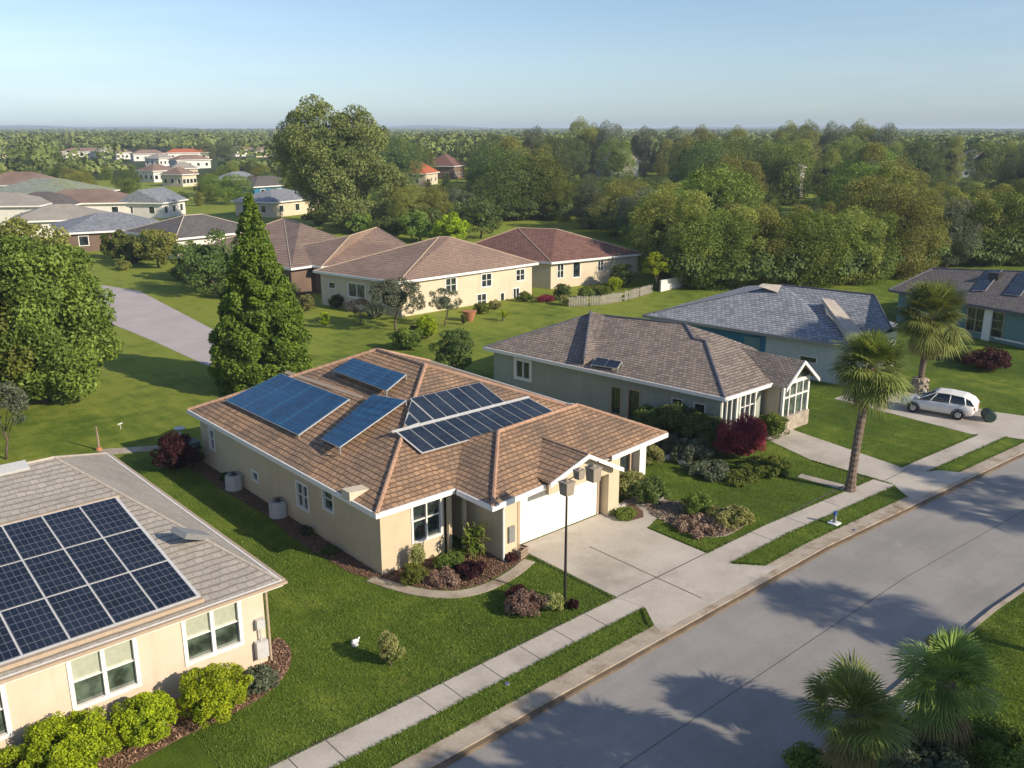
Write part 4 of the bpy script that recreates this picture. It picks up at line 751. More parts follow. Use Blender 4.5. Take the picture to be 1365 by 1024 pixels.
tree(528, 440, 4.6, 2.7, 'leaf_gg', 'spreading mauve grey tree in front of the cream house', 61, .17, 6000, 50, .22, .10, kc=.4)
tree(593, 434, 3.3, 1.6, 'leaf_gg', 'small multi stemmed tree before the lit cream wall', 62, .14, 2600, 26, .35, .07, kc=.3)
tree(478, 433, 2.4, 1.3, 'leaf_pink', 'dry pinkish small tree left of the spreading grey tree', 63, .12, 2000, 24, .25, .06, kc=0)
for i, (x, y, r_, h, mt, lb_) in enumerate([(640,418,.9,1.0,'leaf_dense','low green hedge bush at the foot of the lit cream wall'), (660,412,.7,.8,'leaf_var','small yellowish bush under the lower cream house window'), (700,402,.9,.9,'leaf_dense','green bush at the right end of the cream house wall'), (450,410,1.0,1.1,'leaf_dark','dark bush at the shaded side of the cream house'), (500,425,1.1,1.2,'leaf_gg','grey bush under the spreading grey tree'), (385,395,1.2,1.6,'leaf_dark','dark bush beside the dark walled tan roofed house'), (780,398,.9,1.1,'leaf_dense','green bush below the maroon roofed house window'),
    (238,372,1.1,1.4,'leaf_olive','olive bush on the far left lawn'), (300,398,1.3,1.6,'leaf_dark','dark bush below the dark rounded tree'), (165,360,1.0,1.0,'leaf_olive','low olive bush by the far lawn edge'), (540,418,1.2,1.3,'leaf_dense','green bush behind the spreading grey tree')]):
    bush(x, y, r_, h, mt, lb_, 400+i, .13, 1800)
tree(605, 500, 3.3, 1.6, 'leaf_dark', 'dark green small tree just beyond the tiled roof peak', 64, .14, 5200, 44, .03, .08, kc=.5)
tree(874, 387, 4.0, 1.7, 'leaf_yel', 'clipped round tree at the end of the picket fence', 65, .16, 3600, 34, .3, .09, kc=.5)
bush(545, 466, 1.45, 1.5, 'leaf_dense', 'wide green bush between the grey tree and the tiled roof', 70, .12, 4200)
bush(570, 452, 1.0, 1.9, 'leaf_yel', 'light green upright bush beside the wide one on the back lawn', 71, .11, 3000)
bush(556, 452, .8, 1.1, 'leaf_dark', 'small dark bush behind the wide one on the back lawn', 72, .11, 2000)
bush(615, 470, .7, .6, 'leaf_gg', 'low pale bush on the back lawn right of the light green one', 73, .11, 1500)
bush(433, 437, .42, 1.4, 'leaf_yel', 'narrow upright shrub on the lawn right of the conifer', 74, .09, 1300)
bush(410, 415, .85, 1.5, 'leaf_var', 'golden bush at the dark corner left of the cream house', 75, .11, 2000)
bush(618, 433, .3, .9, 'leaf_dark', 'tiny dark shrub beside the terracotta pot', 76, .08, 700)
bush(750, 400, .95, 1.5, 'leaf_dark', 'dome shaped clipped bush before the maroon roofed house', 77, .12, 2600)
bush(830, 384, 1.6, 2.4, 'leaf_dark', 'large dark bush behind the picket fence', 78, .14, 3800)
bush(818, 388, 1.0, 1.4, 'leaf_yel', 'light green bush in front of the large dark one by the fence', 79, .12, 2400)
bush(803, 394, 1.1, .9, 'leaf_dense', 'low green bush just behind the picket fence pales', 80, .11, 2200)
bush(752, 407, .7, .9, 'leaf_var', 'yellowish low shrub at the left end of the picket fence', 81, .1, 1500)
bush(728, 402, 1.5, .55, 'leaf_red', 'low row of red flowers left of the picket fence', 82, .09, 1800, squash=.5)
bush(988, 612, 1.32, 2.25, 'leaf_red', 'rounded crimson leaved bush at the corner of the sage house', 83, .085, 9000, clumps=60)
bush(236, 628, 1.25, 1.75, 'leaf_dred', 'dark maroon rounded bush at the far corner of the tiled house', 84, .10, 6500)
for i, (x, y, r_, h, mt, lb_) in enumerate([
    (905,590,1.7,1.9,'leaf_dark','tall dark hedge bush against the sage wall, nearest the tiled roof'), (940,598,1.4,1.7,'leaf_dark','dark bush in the middle of the sage wall row'), (870,580,1.5,1.6,'leaf_dark','dark bush hidden behind the tiled roof edge'), (965,603,.9,1.3,'leaf_dense','small green bush left of the crimson one'),
    (1030,582,.95,1.25,'leaf_dense','clipped green hedge left of the stone porch base'), (921,612,1.25,.85,'leaf_gg','grey green spreading shrub below the dark hedge'), (892,605,.9,1.0,'leaf_gg','grey green shrub right of the variegated ball'), (864,618,.8,1.15,'leaf_var','pale variegated ball shrub by the garage corner column'), (945,632,1.3,.35,'leaf_gg','low grey green ground shrub near the lawn rise'),
    (1020,628,1.5,.4,'leaf_dense','low bright green ground cover mound beside the right driveway'), (985,640,1.0,.3,'leaf_dense','flat green ground cover patch below the crimson bush'), (905,560,1.4,1.7,'leaf_dark','dark bush by the sage house door'),
    (836,666,1.0,1.35,'leaf_var','yellow green bush right of the garage pillar'), (866,670,.95,1.1,'leaf_dark','dark glossy bush beside the yellow green one'), (834,690,.65,.32,'leaf_dense','low clipped plants in the little island by the driveway'),
    (933,686,.85,.95,'leaf_dense','round green bush in the pebble bed'), (972,700,1.0,.75,'leaf_var','speckled yellow shrub at the right end of the pebble bed'), (930,703,1.2,.28,'leaf_pink','low pinkish ground cover in the pebble bed'),
    (700,815,.85,.55,'leaf_pink','wide pinkish purple shrub on the front lawn left of the pole'), (690,800,.45,.5,'leaf_dred','dark purple shrub at the back of the pinkish one'), (738,813,.42,.62,'leaf_var','pale variegated shrub between the pinkish one and the pole'), (764,811,.25,.3,'leaf_dred','tiny purple tuft right of the pole foot'),
    (521,887,.42,1.15,'leaf_var','upright speckled shrub alone on the front lawn'),
    (552,778,.62,.72,'leaf_dense','rounded green shrub near the front corner of the tiled house'), (556,762,.30,1.25,'leaf_var','upright yellow leaved shrub under the front window'), (600,757,.62,.62,'leaf_dense','spreading green plant right of the front window'), (590,776,.75,.35,'leaf_pink','low pink leaved plants in the front mulch bed'), (627,766,.7,.4,'leaf_dred','low brown leaved plants below the tall leafy plant'),
    (680,747,.35,.3,'leaf_dred','tiny reddish plant at the foot of the white downspout'), (300,640,.3,.35,'leaf_dark','little weed behind the far air conditioner'), (408,712,.3,.3,'leaf_dark','little dark tuft by the west wall windows'), (440,738,.4,.25,'leaf_dark','low dark tuft near the front end of the west wall bed'),
    (1316,492,1.8,1.3,'leaf_dred','very dark low bush in front of the teal wall'), (1285,482,1.0,1.0,'leaf_dark','dark bush at the right of the far palm skirt'), (1150,492,.5,.6,'leaf_dense','small bush behind the near palm crown by the pale wall')]):
    bush(x, y, r_, h, mt, lb_, 100+i, max(.055, min(.12, r_*.09)), int(1200+3200*min(r_, 1.4)), z=0)
for i, (x, y, r_, h, mt, lb_) in enumerate([(88,1035,1.55,1.45,'leaf_yel','largest lime green bush, at the bottom left under the wide window'), (194,985,.98,1.22,'leaf_yel','middle lime green bush between the two front windows'), (287,955,1.12,1.45,'leaf_yel','lime green bush farthest right under the peach wall'), (347,920,.62,.72,'leaf_gg','small grey green bush by the corner downspout'), (-10,1050,.9,.9,'leaf_dense','dark green bush at the very bottom left corner')]):
    bush(x, y, r_, h, mt, lb_, 150+i, .075, int(9000*r_), clumps=90, cr=.24, group='bushes along the peach wall')
def fan(rg, V, F, Tn, org, az, el, pet, ln, nseg=20, droop=.5, spread=2.0):
    d = np.array([math.cos(az)*math.cos(el), math.sin(az)*math.cos(el), math.sin(el)]); s = np.array([-math.sin(az), math.cos(az), 0]); u = np.cross(d, s)*-1
    hub = org+d*pet+np.array([0, 0, -droop*.25*pet]); tn = rg.uniform(0, 1)
    b = len(V); wv = np.cross(d, np.array([0, 0, 1.])); wv /= np.linalg.norm(wv)+1e-6; w_ = .018
    V += [org-wv*w_, org+wv*w_, hub+wv*w_*.6, hub-wv*w_*.6]; F.append((b, b+1, b+2, b+3)); Tn += [tn*.4+.5]*4
    for k in range(nseg):
        a = -spread/1+2*spread*k/(nseg-1); l = ln*(.72+.28*math.cos(a*.75))*rg.uniform(.88, 1.08); e = d*math.cos(a)+s*math.sin(a)+u*.12*abs(math.sin(a)); e /= np.linalg.norm(e)
        wd = l*spread*.95/nseg; q = np.cross(e, u); q /= np.linalg.norm(q)+1e-6; off = u*.02*(1 if k % 2 else -1)
        m1 = hub+e*l*.55+off+np.array([0, 0, -droop*.10*l]); tip = hub+e*l+np.array([0, 0, -droop*.50*l])+rg.normal(size=3)*.02
        b = len(V); V += [hub, m1-q*wd*.5, m1+q*wd*.5, tip]; F.append((b, b+1, b+3, b+2)); q2 = min(1, max(0, tn+rg.normal()*.25)); Tn += [q2, q2, q2, min(1, q2+.3)]
def palm(p, h, r_, label, seed, lean=(0, 0), tr=.16, nf=52, skirt=10, dry=.3, dens=1, name='palm_tree', group=None, planter=False, low=122):
    rg = np.random.default_rng(seed); o = empty(name, p, label, 'palm tree', group); m = MB(); pts = []; rs = []
    for i in range(13):
        t = i/12; pts.append((lean[0]*t**1.6, lean[1]*t**1.6, -.1+(h+.1)*t)); rs.append(tr*(1.35-.45*min(1, t*3) if t < .33 else .9)*(1.12 if i % 2 else .96))
    if h > 2.2:
        P_ = []; Q_ = []
        for i in range(48): t = i/47; P_.append((lean[0]*t**1.6, lean[1]*t**1.6, -.1+(h+.1)*t)); Q_.append(tr*(1+.5*max(0, 1-t*6)+.15*max(0, t*6-5))*(1.06 if i % 2 else .95))
        pts, rs = P_, Q_
    m.tube(pts, rs, 10); m.build('trunk', M['palmbark'], o, False); top = np.array([lean[0], lean[1], h])
    V, F, Tn = [], [], []
    for k in range(nf):
        t = (k+.5)/nf; el = R(86)-R(low)*t**.85+rg.normal()*.16; az = k*2.39996+rg.normal()*.35; pet = r_*(.12+.46*rg.uniform()**.7)
        fan(rg, V, F, Tn, top+np.array([0, 0, rg.uniform(-.12, .12)]), az, el, pet, r_*.52*rg.uniform(.85, 1.15), 22, .25+.55*t, 1.45)
    V = np.array(V); F = np.array(F); fastmesh('crown', V, F, M['leaf_palm'], np.array(Tn), o)
    if skirt:
        V, F, Tn = [], [], []
        for k in range(skirt): fan(rg, V, F, Tn, top+np.array([0, 0, -.12]), k*2.4, R(rg.uniform(-72, -45)), r_*.32, r_*.5, 18, .8, 1.1)
        fastmesh('dry_fronds', np.array(V), np.array(F), M['leaf_dry'], np.array(Tn), o)
    return o
palm(G(1133, 654), 6.1, 2.15, 'leaning palm tree between the sidewalk and the right driveway', 1, (1.05, .1), .2, 104, 18)
pp = G(1225, 522); palm(pp, 5.2, 2.75, 'palm tree with drooping skirt rising from a stone planter', 2, (.15, -.1), .2, 116, 30)
m = MB()
for i in range(7):
    for j_ in range(4): a = i*.898+j_*.4; m.tube([(math.cos(a)*.42, math.sin(a)*.42, j_*.26-.05), (math.cos(a+.5)*.42, math.sin(a+.5)*.42, j_*.26+.05)], [.17, .15], 6)
m.tube([(0,0,-.1),(0,0,.95)], [.5,.42], 12); o = m.build('stone_planter', M['stone']); o.location = pp; tag(o, 'round rough stone planter at the foot of the far palm', 'planter')
palm(Vector((*G(1138, 948, 2.8)[:2], 0)), 2.75, 1.62, 'short fan palm nearest the road at the bottom right', 3, (0,0), .17, 48, 12, low=104)
palm(Vector((*G(1262, 905, 2.6)[:2], 0)), 2.5, 1.72, 'short fan palm right of the one by the road, shaggy trunk', 4, (0,0), .22, 50, 16, low=104)
palm(Vector((33.4, 1.6, 0)), 6.6, 2.3, 'tall palm across the road beyond the right edge', 5, (0,0), .16, 60, 8)
# small yucca like palm on the back lawn
rg = np.random.default_rng(8); V, F, Tn = [], [], []
for k in range(70):
    az = k*2.4; el = R(rg.uniform(5, 85)); d_ = np.array([math.cos(az)*math.cos(el), math.sin(az)*math.cos(el), math.sin(el)]); s_ = np.array([-math.sin(az), math.cos(az), 0]); b = len(V); L0 = 1.15*rg.uniform(.8, 1.1); o_ = np.array([0, 0, .25])
    V += [o_, o_+d_*L0*.5-s_*.035, o_+d_*L0-np.array([0,0,.2]), o_+d_*L0*.5+s_*.035]; F.append((b, b+1, b+2, b+3)); Tn += [rg.uniform()]*4
o = empty('yucca', G(671, 428), 'spiky yucca on the back lawn before the cream house', 'yucca'); fastmesh('foliage', np.array(V), np.array(F), M['leaf_yel'], np.array(Tn), o); MB().tube([(0,0,-.1), (0,0,.4)], [.13, .1], 8).build('trunk', M['palmbark'], o)
# tall leafy cane plant at the entry
V, F, Tn = [], [], []; st = MB(); rg = np.random.default_rng(9)
for k in range(11):
    a = rg.uniform(0, 6.28); q = np.array([math.cos(a)*.3*rg.uniform(), math.sin(a)*.3*rg.uniform(), 0]); tp = q*1.9+np.array([0, 0, rg.uniform(.9, 1.6)]); st.tube([q, tp], [.022, .014], 6)
    for j_ in range(26):
        az = rg.uniform(0, 6.28); el = R(rg.uniform(-25, 70)); d_ = np.array([math.cos(az)*math.cos(el), math.sin(az)*math.cos(el), math.sin(el)]); s_ = np.array([-math.sin(az), math.cos(az), 0]); L0 = rg.uniform(.22, .42); o_ = q+(tp-q)*rg.uniform(.35, 1.05); b = len(V)
        V += [o_, o_+d_*L0*.5-s_*.045, o_+d_*L0-np.array([0,0,.08]), o_+d_*L0*.5+s_*.045]; F.append((b, b+1, b+2, b+3)); Tn += [rg.uniform()]*4
o = empty('cane_plant', Vector((21.2, 26.3, 0)), 'tall dark leafy cane plant at the front porch posts', 'plant'); fastmesh('foliage', np.array(V), np.array(F), M['leaf_dense'], np.array(Tn), o); st.build('stem', M['leaf_dry'], o)
bush(1225, 1040, 1.4, 1.0, 'leaf_gg', 'fuzzy shrub at the bottom edge between the two short palms', 171, .08, 7000); bush(1320, 1010, 1.7, .8, 'leaf_dense', 'low spreading green shrub in the bottom right corner', 172, .08, 9000); bush(1250, 868, .45, .5, 'leaf_var', 'little yellow green shrub at the kerb behind the short palms', 173, .07, 1600); bush(1080, 1020, .8, .35, 'leaf_dense', 'low green shrub at the kerb below the nearest short palm', 174, .07, 2500)
# trees across the road whose shade falls on it
for i, (x, y, h, r_, lb_) in enumerate([(17.2, -.6, 8.6, 3.0, 'first'), (22.0, -1.2, 9.2, 2.4, 'second'), (25.4, .0, 7.4, 1.6, 'third')]):
    A = crown(200+i, 5000, 34, (r_, r_, 2.6), h-2.4, .34, .30, fill=.2); plant('shade_tree', (x, y, 0), A, 'leaf_dense', f'{lb_} broad tree on the near side of the road outside the picture', 'tree', 'trees on the near side of the road', trunk=trunk_mb(200+i, h*.6, .2, r_, h-2.4))
for i, (x, y, h) in enumerate([(46.6, 1.2, 7.2), (50.2, 2.0, 7.6)]):
    palm(Vector((x, y, 0)), h, 2.4, 'palm of the row across the road beyond the right edge', 30+i, (0,0), .17, 46, 6, group='palms across the road')
# woods behind the houses: one of each kind, then copies
def proto(kind, seed, mat_, h, r_, n, leaf, base, clumps=46, shape='round', kc=.5, flat=.5):
    A = crown(seed, n, clumps, (r_, r_, h*(1-base)/2*.92), h*(1+base)/2, leaf, .34, shape, flat=flat, fill=.2, lowcut=-1.1); V, F, t = A
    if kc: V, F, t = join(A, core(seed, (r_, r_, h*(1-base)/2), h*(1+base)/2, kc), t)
    return V, F, t
KN = [('leaf_olive', 'airy olive green tree', 'olive'), ('leaf_olive', 'narrow olive green tree', 'narrow'), ('leaf_dark', 'dark green broad tree', 'dark'), ('leaf_dense', 'mid green rounded tree', 'mid'), ('leaf_gg', 'greyish thin leaved tree', 'grey')]
protos = []
for i, (mt, lb_, _) in enumerate(KN):
    for s in range(2):
        hh_ = (12, 13.5, 11, 11, 12.5)[i]; rr_ = (4.2, 3.1, 4.6, 4.2, 3.8)[i]
        protos.append((i, hh_, rr_, proto(lb_, 300+i*7+s, mt, hh_, rr_, 20000, .235, (-.02, .0, -.05, -.05, .02)[i], 95, kc=.42), trunk_mb(300+i+s, hh_*.65, .22, rr_*.7, hh_*.6, 5, .3)))
made = {}
def wood(i, x, y, sc, label, group, rot):
    k = protos[i]
    if i not in made:
        o = plant('woodland_tree', (x, y, -.16), k[3], KN[k[0]][0], label, 'tree', group, trunk=k[4]); o.scale = sc; o.rotation_euler = (0, 0, rot); made[i] = o
    else: o = copy_tree(made[i], (x, y, -.16), rot, sc, label)
    o['group'] = group; return o
rg = random.Random(12); edge = [(530,318),(600,312),(650,300),(740,298),(850,330),(895,388),(1000,390),(1100,386),(1170,380),(1240,366),(1300,358),(1420,358)]
def edge_y(x):
    for (a, b), (c_, e_) in zip(edge[:-1], edge[1:]):
        if a <= x <= c_: return b+(e_-b)*(x-a)/(c_-a)
    return 320
def to_px(p):
    f = math.cos(AZ)*p[0]+math.sin(AZ)*p[1]; r_ = math.sin(AZ)*p[0]-math.cos(AZ)*p[1]; zz = p[2]-CH; d_ = f*math.cos(PITCH)-zz*math.sin(PITCH)
    return 682.5+FPX*r_/d_, 512-FPX*(f*math.sin(PITCH)+zz*math.cos(PITCH))/d_
HS = [(o.location.copy(), 9) for o in bpy.data.objects if o.parent is None and o.get('category') == 'house']
pts_ = []
def ok(p, s): return all((p-q).length > s for q in pts_) 
for row in range(26):                        # front row along the edge
    x = 545+row*34+rg.uniform(-6, 6); p = G(x, edge_y(min(x, 1415))-6); pts_.append(p)
tries = 0
while len(pts_) < 205 and tries < 30000:
    tries += 1; D_ = 60+270*rg.random()**.8; x = rg.uniform(530, 1420); u = (x-682.5)/FPX*1.02; an_ = AZ-math.atan(u); p = Vector((math.cos(an_)*D_, math.sin(an_)*D_, 0)); qx, qy = to_px(p)
    if qy > edge_y(min(max(qx, 531), 1419))-4: continue
    if any((p-h_[0]).length < 15 for h_ in HS): continue
    if ok(p, 4.6+.030*D_): pts_.append(p)
for p in pts_:
    D_ = p.length; qx, qy = to_px(p); far = smooth(90, 260, D_); i = rg.choice([0,1,2,3,6,7,8,0,2,3,9]) if D_ < 170 else rg.choice([0,2,3,4,5,6,7,4,5,1]); tgt = (10.5+2.6*rg.random())*(1-far)+(12.3+2.8*rg.random())*far
    tgt = cap_h(qx, D_, tgt)
    if tgt < 1.6: continue
    k = protos[i]; s = tgt/k[1]; a = 'nearest the houses' if D_ < 105 else ('in the middle of the woods' if D_ < 190 else 'at the far side of the woods')
    wood(i, p.x, p.y, (s*1.08, s*1.08, s), KN[k[0]][1]+' standing '+a, 'woodland trees '+a, rg.uniform(0, 6.28))
# scattered trees among the far left houses
cnt = 0; tries = 0; lp = []
while cnt < 125 and tries < 26000:
    tries += 1; x = rg.uniform(-20, 540); y = 205+72*rg.random()**1.3; 
    if 192 < x < 240 and y > 243: continue
    if y > 262 and x < 240: continue
    p = G(x, y)
    if any((p-h_[0]).length < 10.5 for h_ in HS) or any((p-q).length < 5.5+.008*p.length for q in lp): continue
    if any(abs(x-to_px(h_[0])[0]) < 17 and 0 < y-to_px(h_[0])[1] < 18 for h_ in HS): continue
    lp.append(p); i = rg.choice([0, 2, 3, 4, 5, 6, 7, 6, 7]); k = protos[i]; h0_ = (7.0+3.5*rg.random())*(.72 if y > 240 else 1); hh_ = cap_h(x, p.length, h0_, 3.0) if rg.random() > .14 else h0_*.75
    if hh_ < 1.8: continue
    s = hh_/k[1]; wood(i, p.x, p.y, (s*1.25, s*1.25, s), KN[k[0]][1]+' among the far left houses', 'trees among the far left houses', rg.uniform(0, 6.28)); cnt += 1
# emergent skyline trees
for j_, (x, yt, D_) in enumerate([(772,158,335), (813,161,330), (793,166,340), (708,168,330), (1076,162,330), (1118,162,330), (1148,161,320), (1176,164,320), (1052,163,340), (905,168,330), (935,168,340), (860,168,335), (985,169,330)]):
    u = (x-682.5)/FPX*1.02; an_ = AZ-math.atan((x-682.5)/1257); p = Vector((math.cos(an_)*D_, math.sin(an_)*D_, 0)); lo, hi = 10, 32
    for _ in range(20):
        md = (lo+hi)/2
        if to_px(Vector((p.x, p.y, md)))[1] > yt: lo = md
        else: hi = md
    k = protos[1]; s = lo/k[1]; wood(8 if j_ % 2 else 1, p.x, p.y, (s*.75, s*.75, s), 'tall thin tree poking above the woodland skyline', 'trees on the skyline', j_*1.3)
# bare pale trunk at the wood edge
m = MB(); m.tube([(0,0,-.1), (.1,.05,2), (0,.1,4.2), (.4,.2,6)], [.17,.14,.11,.05], 8); m.tube([(0,.1,3.6), (-.9,-.3,5.2)], [.07,.03], 6); m.tube([(.05,.08,2.6), (.9,.2,4)], [.06,.02], 6)
o = m.build('bare_tree', M['stone']); o.location = G(1065, 386); tag(o, 'slim pale bare trunk at the edge of the woods', 'tree')
# far forest as one mass
rg = np.random.default_rng(77); Vs, Fs, Ts = [], [], []; nb = 0; NQ = 42
def far_blob(C, H_, Rr, nq, leaf):
    global nb
    n = len(C); d_ = rnd_dirs(rg, n*nq).reshape(n, nq, 3); d_[..., 2] = np.abs(d_[..., 2])*.9-.15; P_ = np.stack([C[:, 0], C[:, 1], H_*.55], 1)[:, None, :]+d_*np.stack([Rr, Rr, H_*.45], 1)[:, None, :]*rg.uniform(.7, 1.05, (n, nq, 1))
    P_ = P_.reshape(-1, 3); dd = d_.reshape(-1, 3)+np.array([0, 0, .25]); dd /= np.linalg.norm(dd, axis=1, keepdims=True)
    V, F = leaf_quads(rg, P_, dd, 1.0, .85, .7); cen = np.repeat(P_, 4, 0); V = cen+(V-cen)*np.repeat(np.repeat(leaf, nq), 4)[:, None]; V[:, 2] = np.maximum(V[:, 2], -.1)
    Vs.append(V); Fs.append(F+nb); Ts.append(np.repeat(np.repeat(rg.uniform(0, 1, n)*.7, nq)+rg.uniform(0, .3, n*nq), 4)); nb += len(V)
def polar(n, d0, d1, a0, a1):
    D_ = np.sqrt(rg.uniform(d0*d0, d1*d1, n)); a = rg.uniform(a0, a1, n); return np.stack([np.cos(a)*D_, np.sin(a)*D_], 1), D_
aL, aR = AZ+R(36), AZ-R(36)
for n, d0, d1, a0, a1, lf, nq in ((620, 325, 560, AZ+R(6.5), aL, 1.6, 70), (1500, 335, 650, aR, AZ+R(6.5), 2.0, 60), (900, 560, 800, AZ+R(2), aL, 2.2, 55), (2600, 650, 1200, aR, aL, 3.0, 34), (4200, 1200, 2300, aR, aL, 4.6, 20), (5200, 2300, 4400, aR, aL, 8, 12)):
    C, D_ = polar(n, d0, d1, a0, a1); hv = rg.uniform(9, 14.5, n) if d1 < 1300 else rg.uniform(8, 14, n)
    if a1 == AZ+R(6.5): hv += 1.0
    keep = np.ones(n, bool)
    for h_ in HS: keep &= np.hypot(C[:, 0]-h_[0].x, C[:, 1]-h_[0].y) > 22
    for h_ in HS:                            # leave sight lines to the distant white houses
        hd = math.hypot(h_[0].x, h_[0].y)
        if hd > 350: ah = math.atan2(h_[0].y, h_[0].x); keep &= ~((np.abs(np.arctan2(C[:, 1], C[:, 0])-ah) < 17/hd) & (D_ < hd) & (D_ > hd-150))
    
    C = C[keep]; D_ = D_[keep]; hv = hv[keep]; n = len(C)
    ang = AZ-np.arctan2(C[:, 1], C[:, 0]); qx_ = 682.5+1257*np.tan(ang)*.98
    free_ = rg.uniform(0, 1, n) < .16
    for hx, hw, yc, hd in CAPS:
        k_ = ~(free_ & (hx < 400)) & (D_ < hd-4) & (np.abs(qx_-hx) < hw+4.5*1257/D_); hv = np.where(k_, np.minimum(hv, (CH-(yc-170)*D_/1257)*.9), hv)
    keep = hv > 1.2; C = C[keep]; D_ = D_[keep]; hv = hv[keep]; n = len(C); far_blob(C, hv, rg.uniform(3.6, 5.6, n)*(1+D_/2200), nq, np.full(n, lf)*rg.uniform(.8, 1.2, n))
o = fastmesh('far_forest', np.vstack(Vs), np.vstack(Fs), M['leaf_far'], np.concatenate(Ts)); tag(o, 'dense dark forest stretching from behind the houses to the horizon', 'forest', kind='stuff')
hm = MB(); rs_ = random.Random(4); n = 120
for i in range(n+1):
    a = aR-.1+(aL-aR+.2)*i/n; x = 6300; z = 16+9*math.sin(i*.21)+5*math.sin(i*.57+1)+2*rs_.random()
    hm.v += [(math.cos(a)*5200, math.sin(a)*5200, -2), (math.cos(a)*x, math.sin(a)*x, z), (math.cos(a)*6800, math.sin(a)*6800, -2)]
    if i: b = i*3; hm.f += [(b-3, b, b+1, b-2), (b-2, b+1, b+2, b-1)]
hm.build('hills', M['leaf_far'], None, True)['kind'] = 'structure'
# undergrowth closing the foot of the woods
rg = np.random.default_rng(31); Vs, Fs, Ts = [], [], []; nb = 0; C = []
for k in range(420):
    x = rg.uniform(545, 1420); p = G(x, edge_y(min(x, 1419))-rg.uniform(2, 24))
    if not any((p-h_[0]).length < 12 for h_ in HS): C.append((p.x, p.y))
C = np.array(C); n = len(C); far_blob(C, rg.uniform(2.2, 5.5, n), rg.uniform(1.4, 3.0, n), 420, np.full(n, .34))
o = fastmesh('undergrowth', np.vstack(Vs), np.vstack(Fs), M['leaf_dark'], np.concatenate(Ts)); tag(o, 'dark tangled undergrowth along the foot of the woods', 'undergrowth', kind='stuff')
# ------------------------------------------------------------------ loose grass, bark chips, pebbles
def inside(P, poly):
    x, y = P[:, 0], P[:, 1]; c_ = np.zeros(len(P), bool); n = len(poly); j_ = n-1
    for i in range(n):
        xi, yi = poly[i][:2]; xj, yj = poly[j_][:2]
        if yi != yj: c_ ^= ((yi > y) != (yj > y)) & (x < (xj-xi)*(y-yi)/(yj-yi)+xi)
        j_ = i
    return c_
def dr(x): return np.where(x > 33, -.055*(x-33), 0)
def blades(P, hgt, seed, wd=.022):
    rg = np.random.default_rng(seed); n = len(P); a = rg.uniform(0, 6.283, n); h = hgt*rg.uniform(.5, 1.2, n); w_ = wd*rg.uniform(.7, 1.4, n); ln = rg.normal(size=(n, 2))*.35*h[:, None]
    z0 = np.full(n, -.01); A_ = np.stack([P[:, 0]-np.cos(a)*w_, P[:, 1]-np.sin(a)*w_, z0], 1); B_ = np.stack([P[:, 0]+np.cos(a)*w_, P[:, 1]+np.sin(a)*w_, z0], 1); C_ = np.stack([P[:, 0]+ln[:, 0], P[:, 1]+ln[:, 1], h], 1)
    return np.stack([A_, B_, C_], 1).reshape(-1, 3), np.arange(3*n).reshape(n, 3), np.repeat(rg.uniform(0, 1, n), 3)
rg = np.random.default_rng(55); excl = [DR1, DR2, DR3, WALK1, BED1, WALK3, WALK2, BED0, ISL, BED2, BEDW, F0, F1, F2]
zones = [((8, 30, 17.9, 45), 190000, .055), ((26, 62, 17.9, 30), 90000, .06), ((18, 42, 6, 10.4), 40000, .06)]
PP = []
for (x0, x1, y0, y1), n, h in zones: PP.append(np.stack([rg.uniform(x0, x1, n), rg.uniform(y0, y1, n)], 1))
PP = np.vstack(PP); yy = PP[:, 1]-dr(PP[:, 0]); keep = ~((yy > SW0-.02) & (yy < SW1+.02)) & ((yy > 18.15) | (yy < 10.45))
dist = np.hypot(PP[:, 0], PP[:, 1]); keep &= rg.uniform(0, 1, len(PP)) < np.clip(1.5-dist/50, .25, 1)
for e in excl: keep &= ~inside(PP, e)
# longer fringe against the pavement edges
fr2 = []
for yv in (18.14, 19.15, 20.36): n = 5000; x = rg.uniform(8, 60, n); fr2.append(np.stack([x, yv+dr(x)+rg.normal(size=n)*.035], 1))
for (xa, ya, xb, yb) in ((23.1, 25.0, 23.15, 20.4), (28.9, 23.5, 28.9, 20.4), (41.8, 23.3, 41.85, 18.9), (22.6, 18.2, 23.3, 19.1), (29.7, 18.2, 28.9, 19.1)): n = 700; t = rg.uniform(0, 1, (n, 1)); fr2.append(np.array([[xa, ya]])*(1-t)+np.array([[xb, yb]])*t+rg.normal(size=(n, 2))*.03)
fr2 = np.vstack(fr2); k2 = np.ones(len(fr2), bool)
for e in [DR1, DR2, DR3]: k2 &= ~inside(fr2, e)
V1_, F1_, T1_ = blades(PP[keep], .055, 1); V2_, F2_, T2_ = blades(fr2[k2], .09, 2, .018)
o = fastmesh('grass', np.vstack([V1_, V2_]), np.vstack([F1_, F2_+len(V1_)]), M['blade'], np.concatenate([T1_, T2_])); tag(o, 'short mown grass blades on the lawns and the kerb strips', 'grass', kind='stuff')
def chips(name, poly, n, size, z, mt, seed, label, ex=()):
    rg = np.random.default_rng(seed); xs = [p[0] for p in poly]; ys = [p[1] for p in poly]; P = np.stack([rg.uniform(min(xs), max(xs), n), rg.uniform(min(ys), max(ys), n)], 1); k = inside(P, poly)
    for e in ex: k &= ~inside(P, e)
    P = P[k]; C = np.column_stack([P, z+rg.uniform(.005, .05, len(P))]); V, F = leaf_quads(rg, C, np.tile([[0, 0, 1.]], (len(P), 1)), size, .45, .6); V[:, 2] = np.maximum(V[:, 2], z)
    o = fastmesh(name, V, F, M[mt], np.repeat(rg.uniform(0, 1, len(P)), 4)); tag(o, label, 'ground cover', kind='stuff')
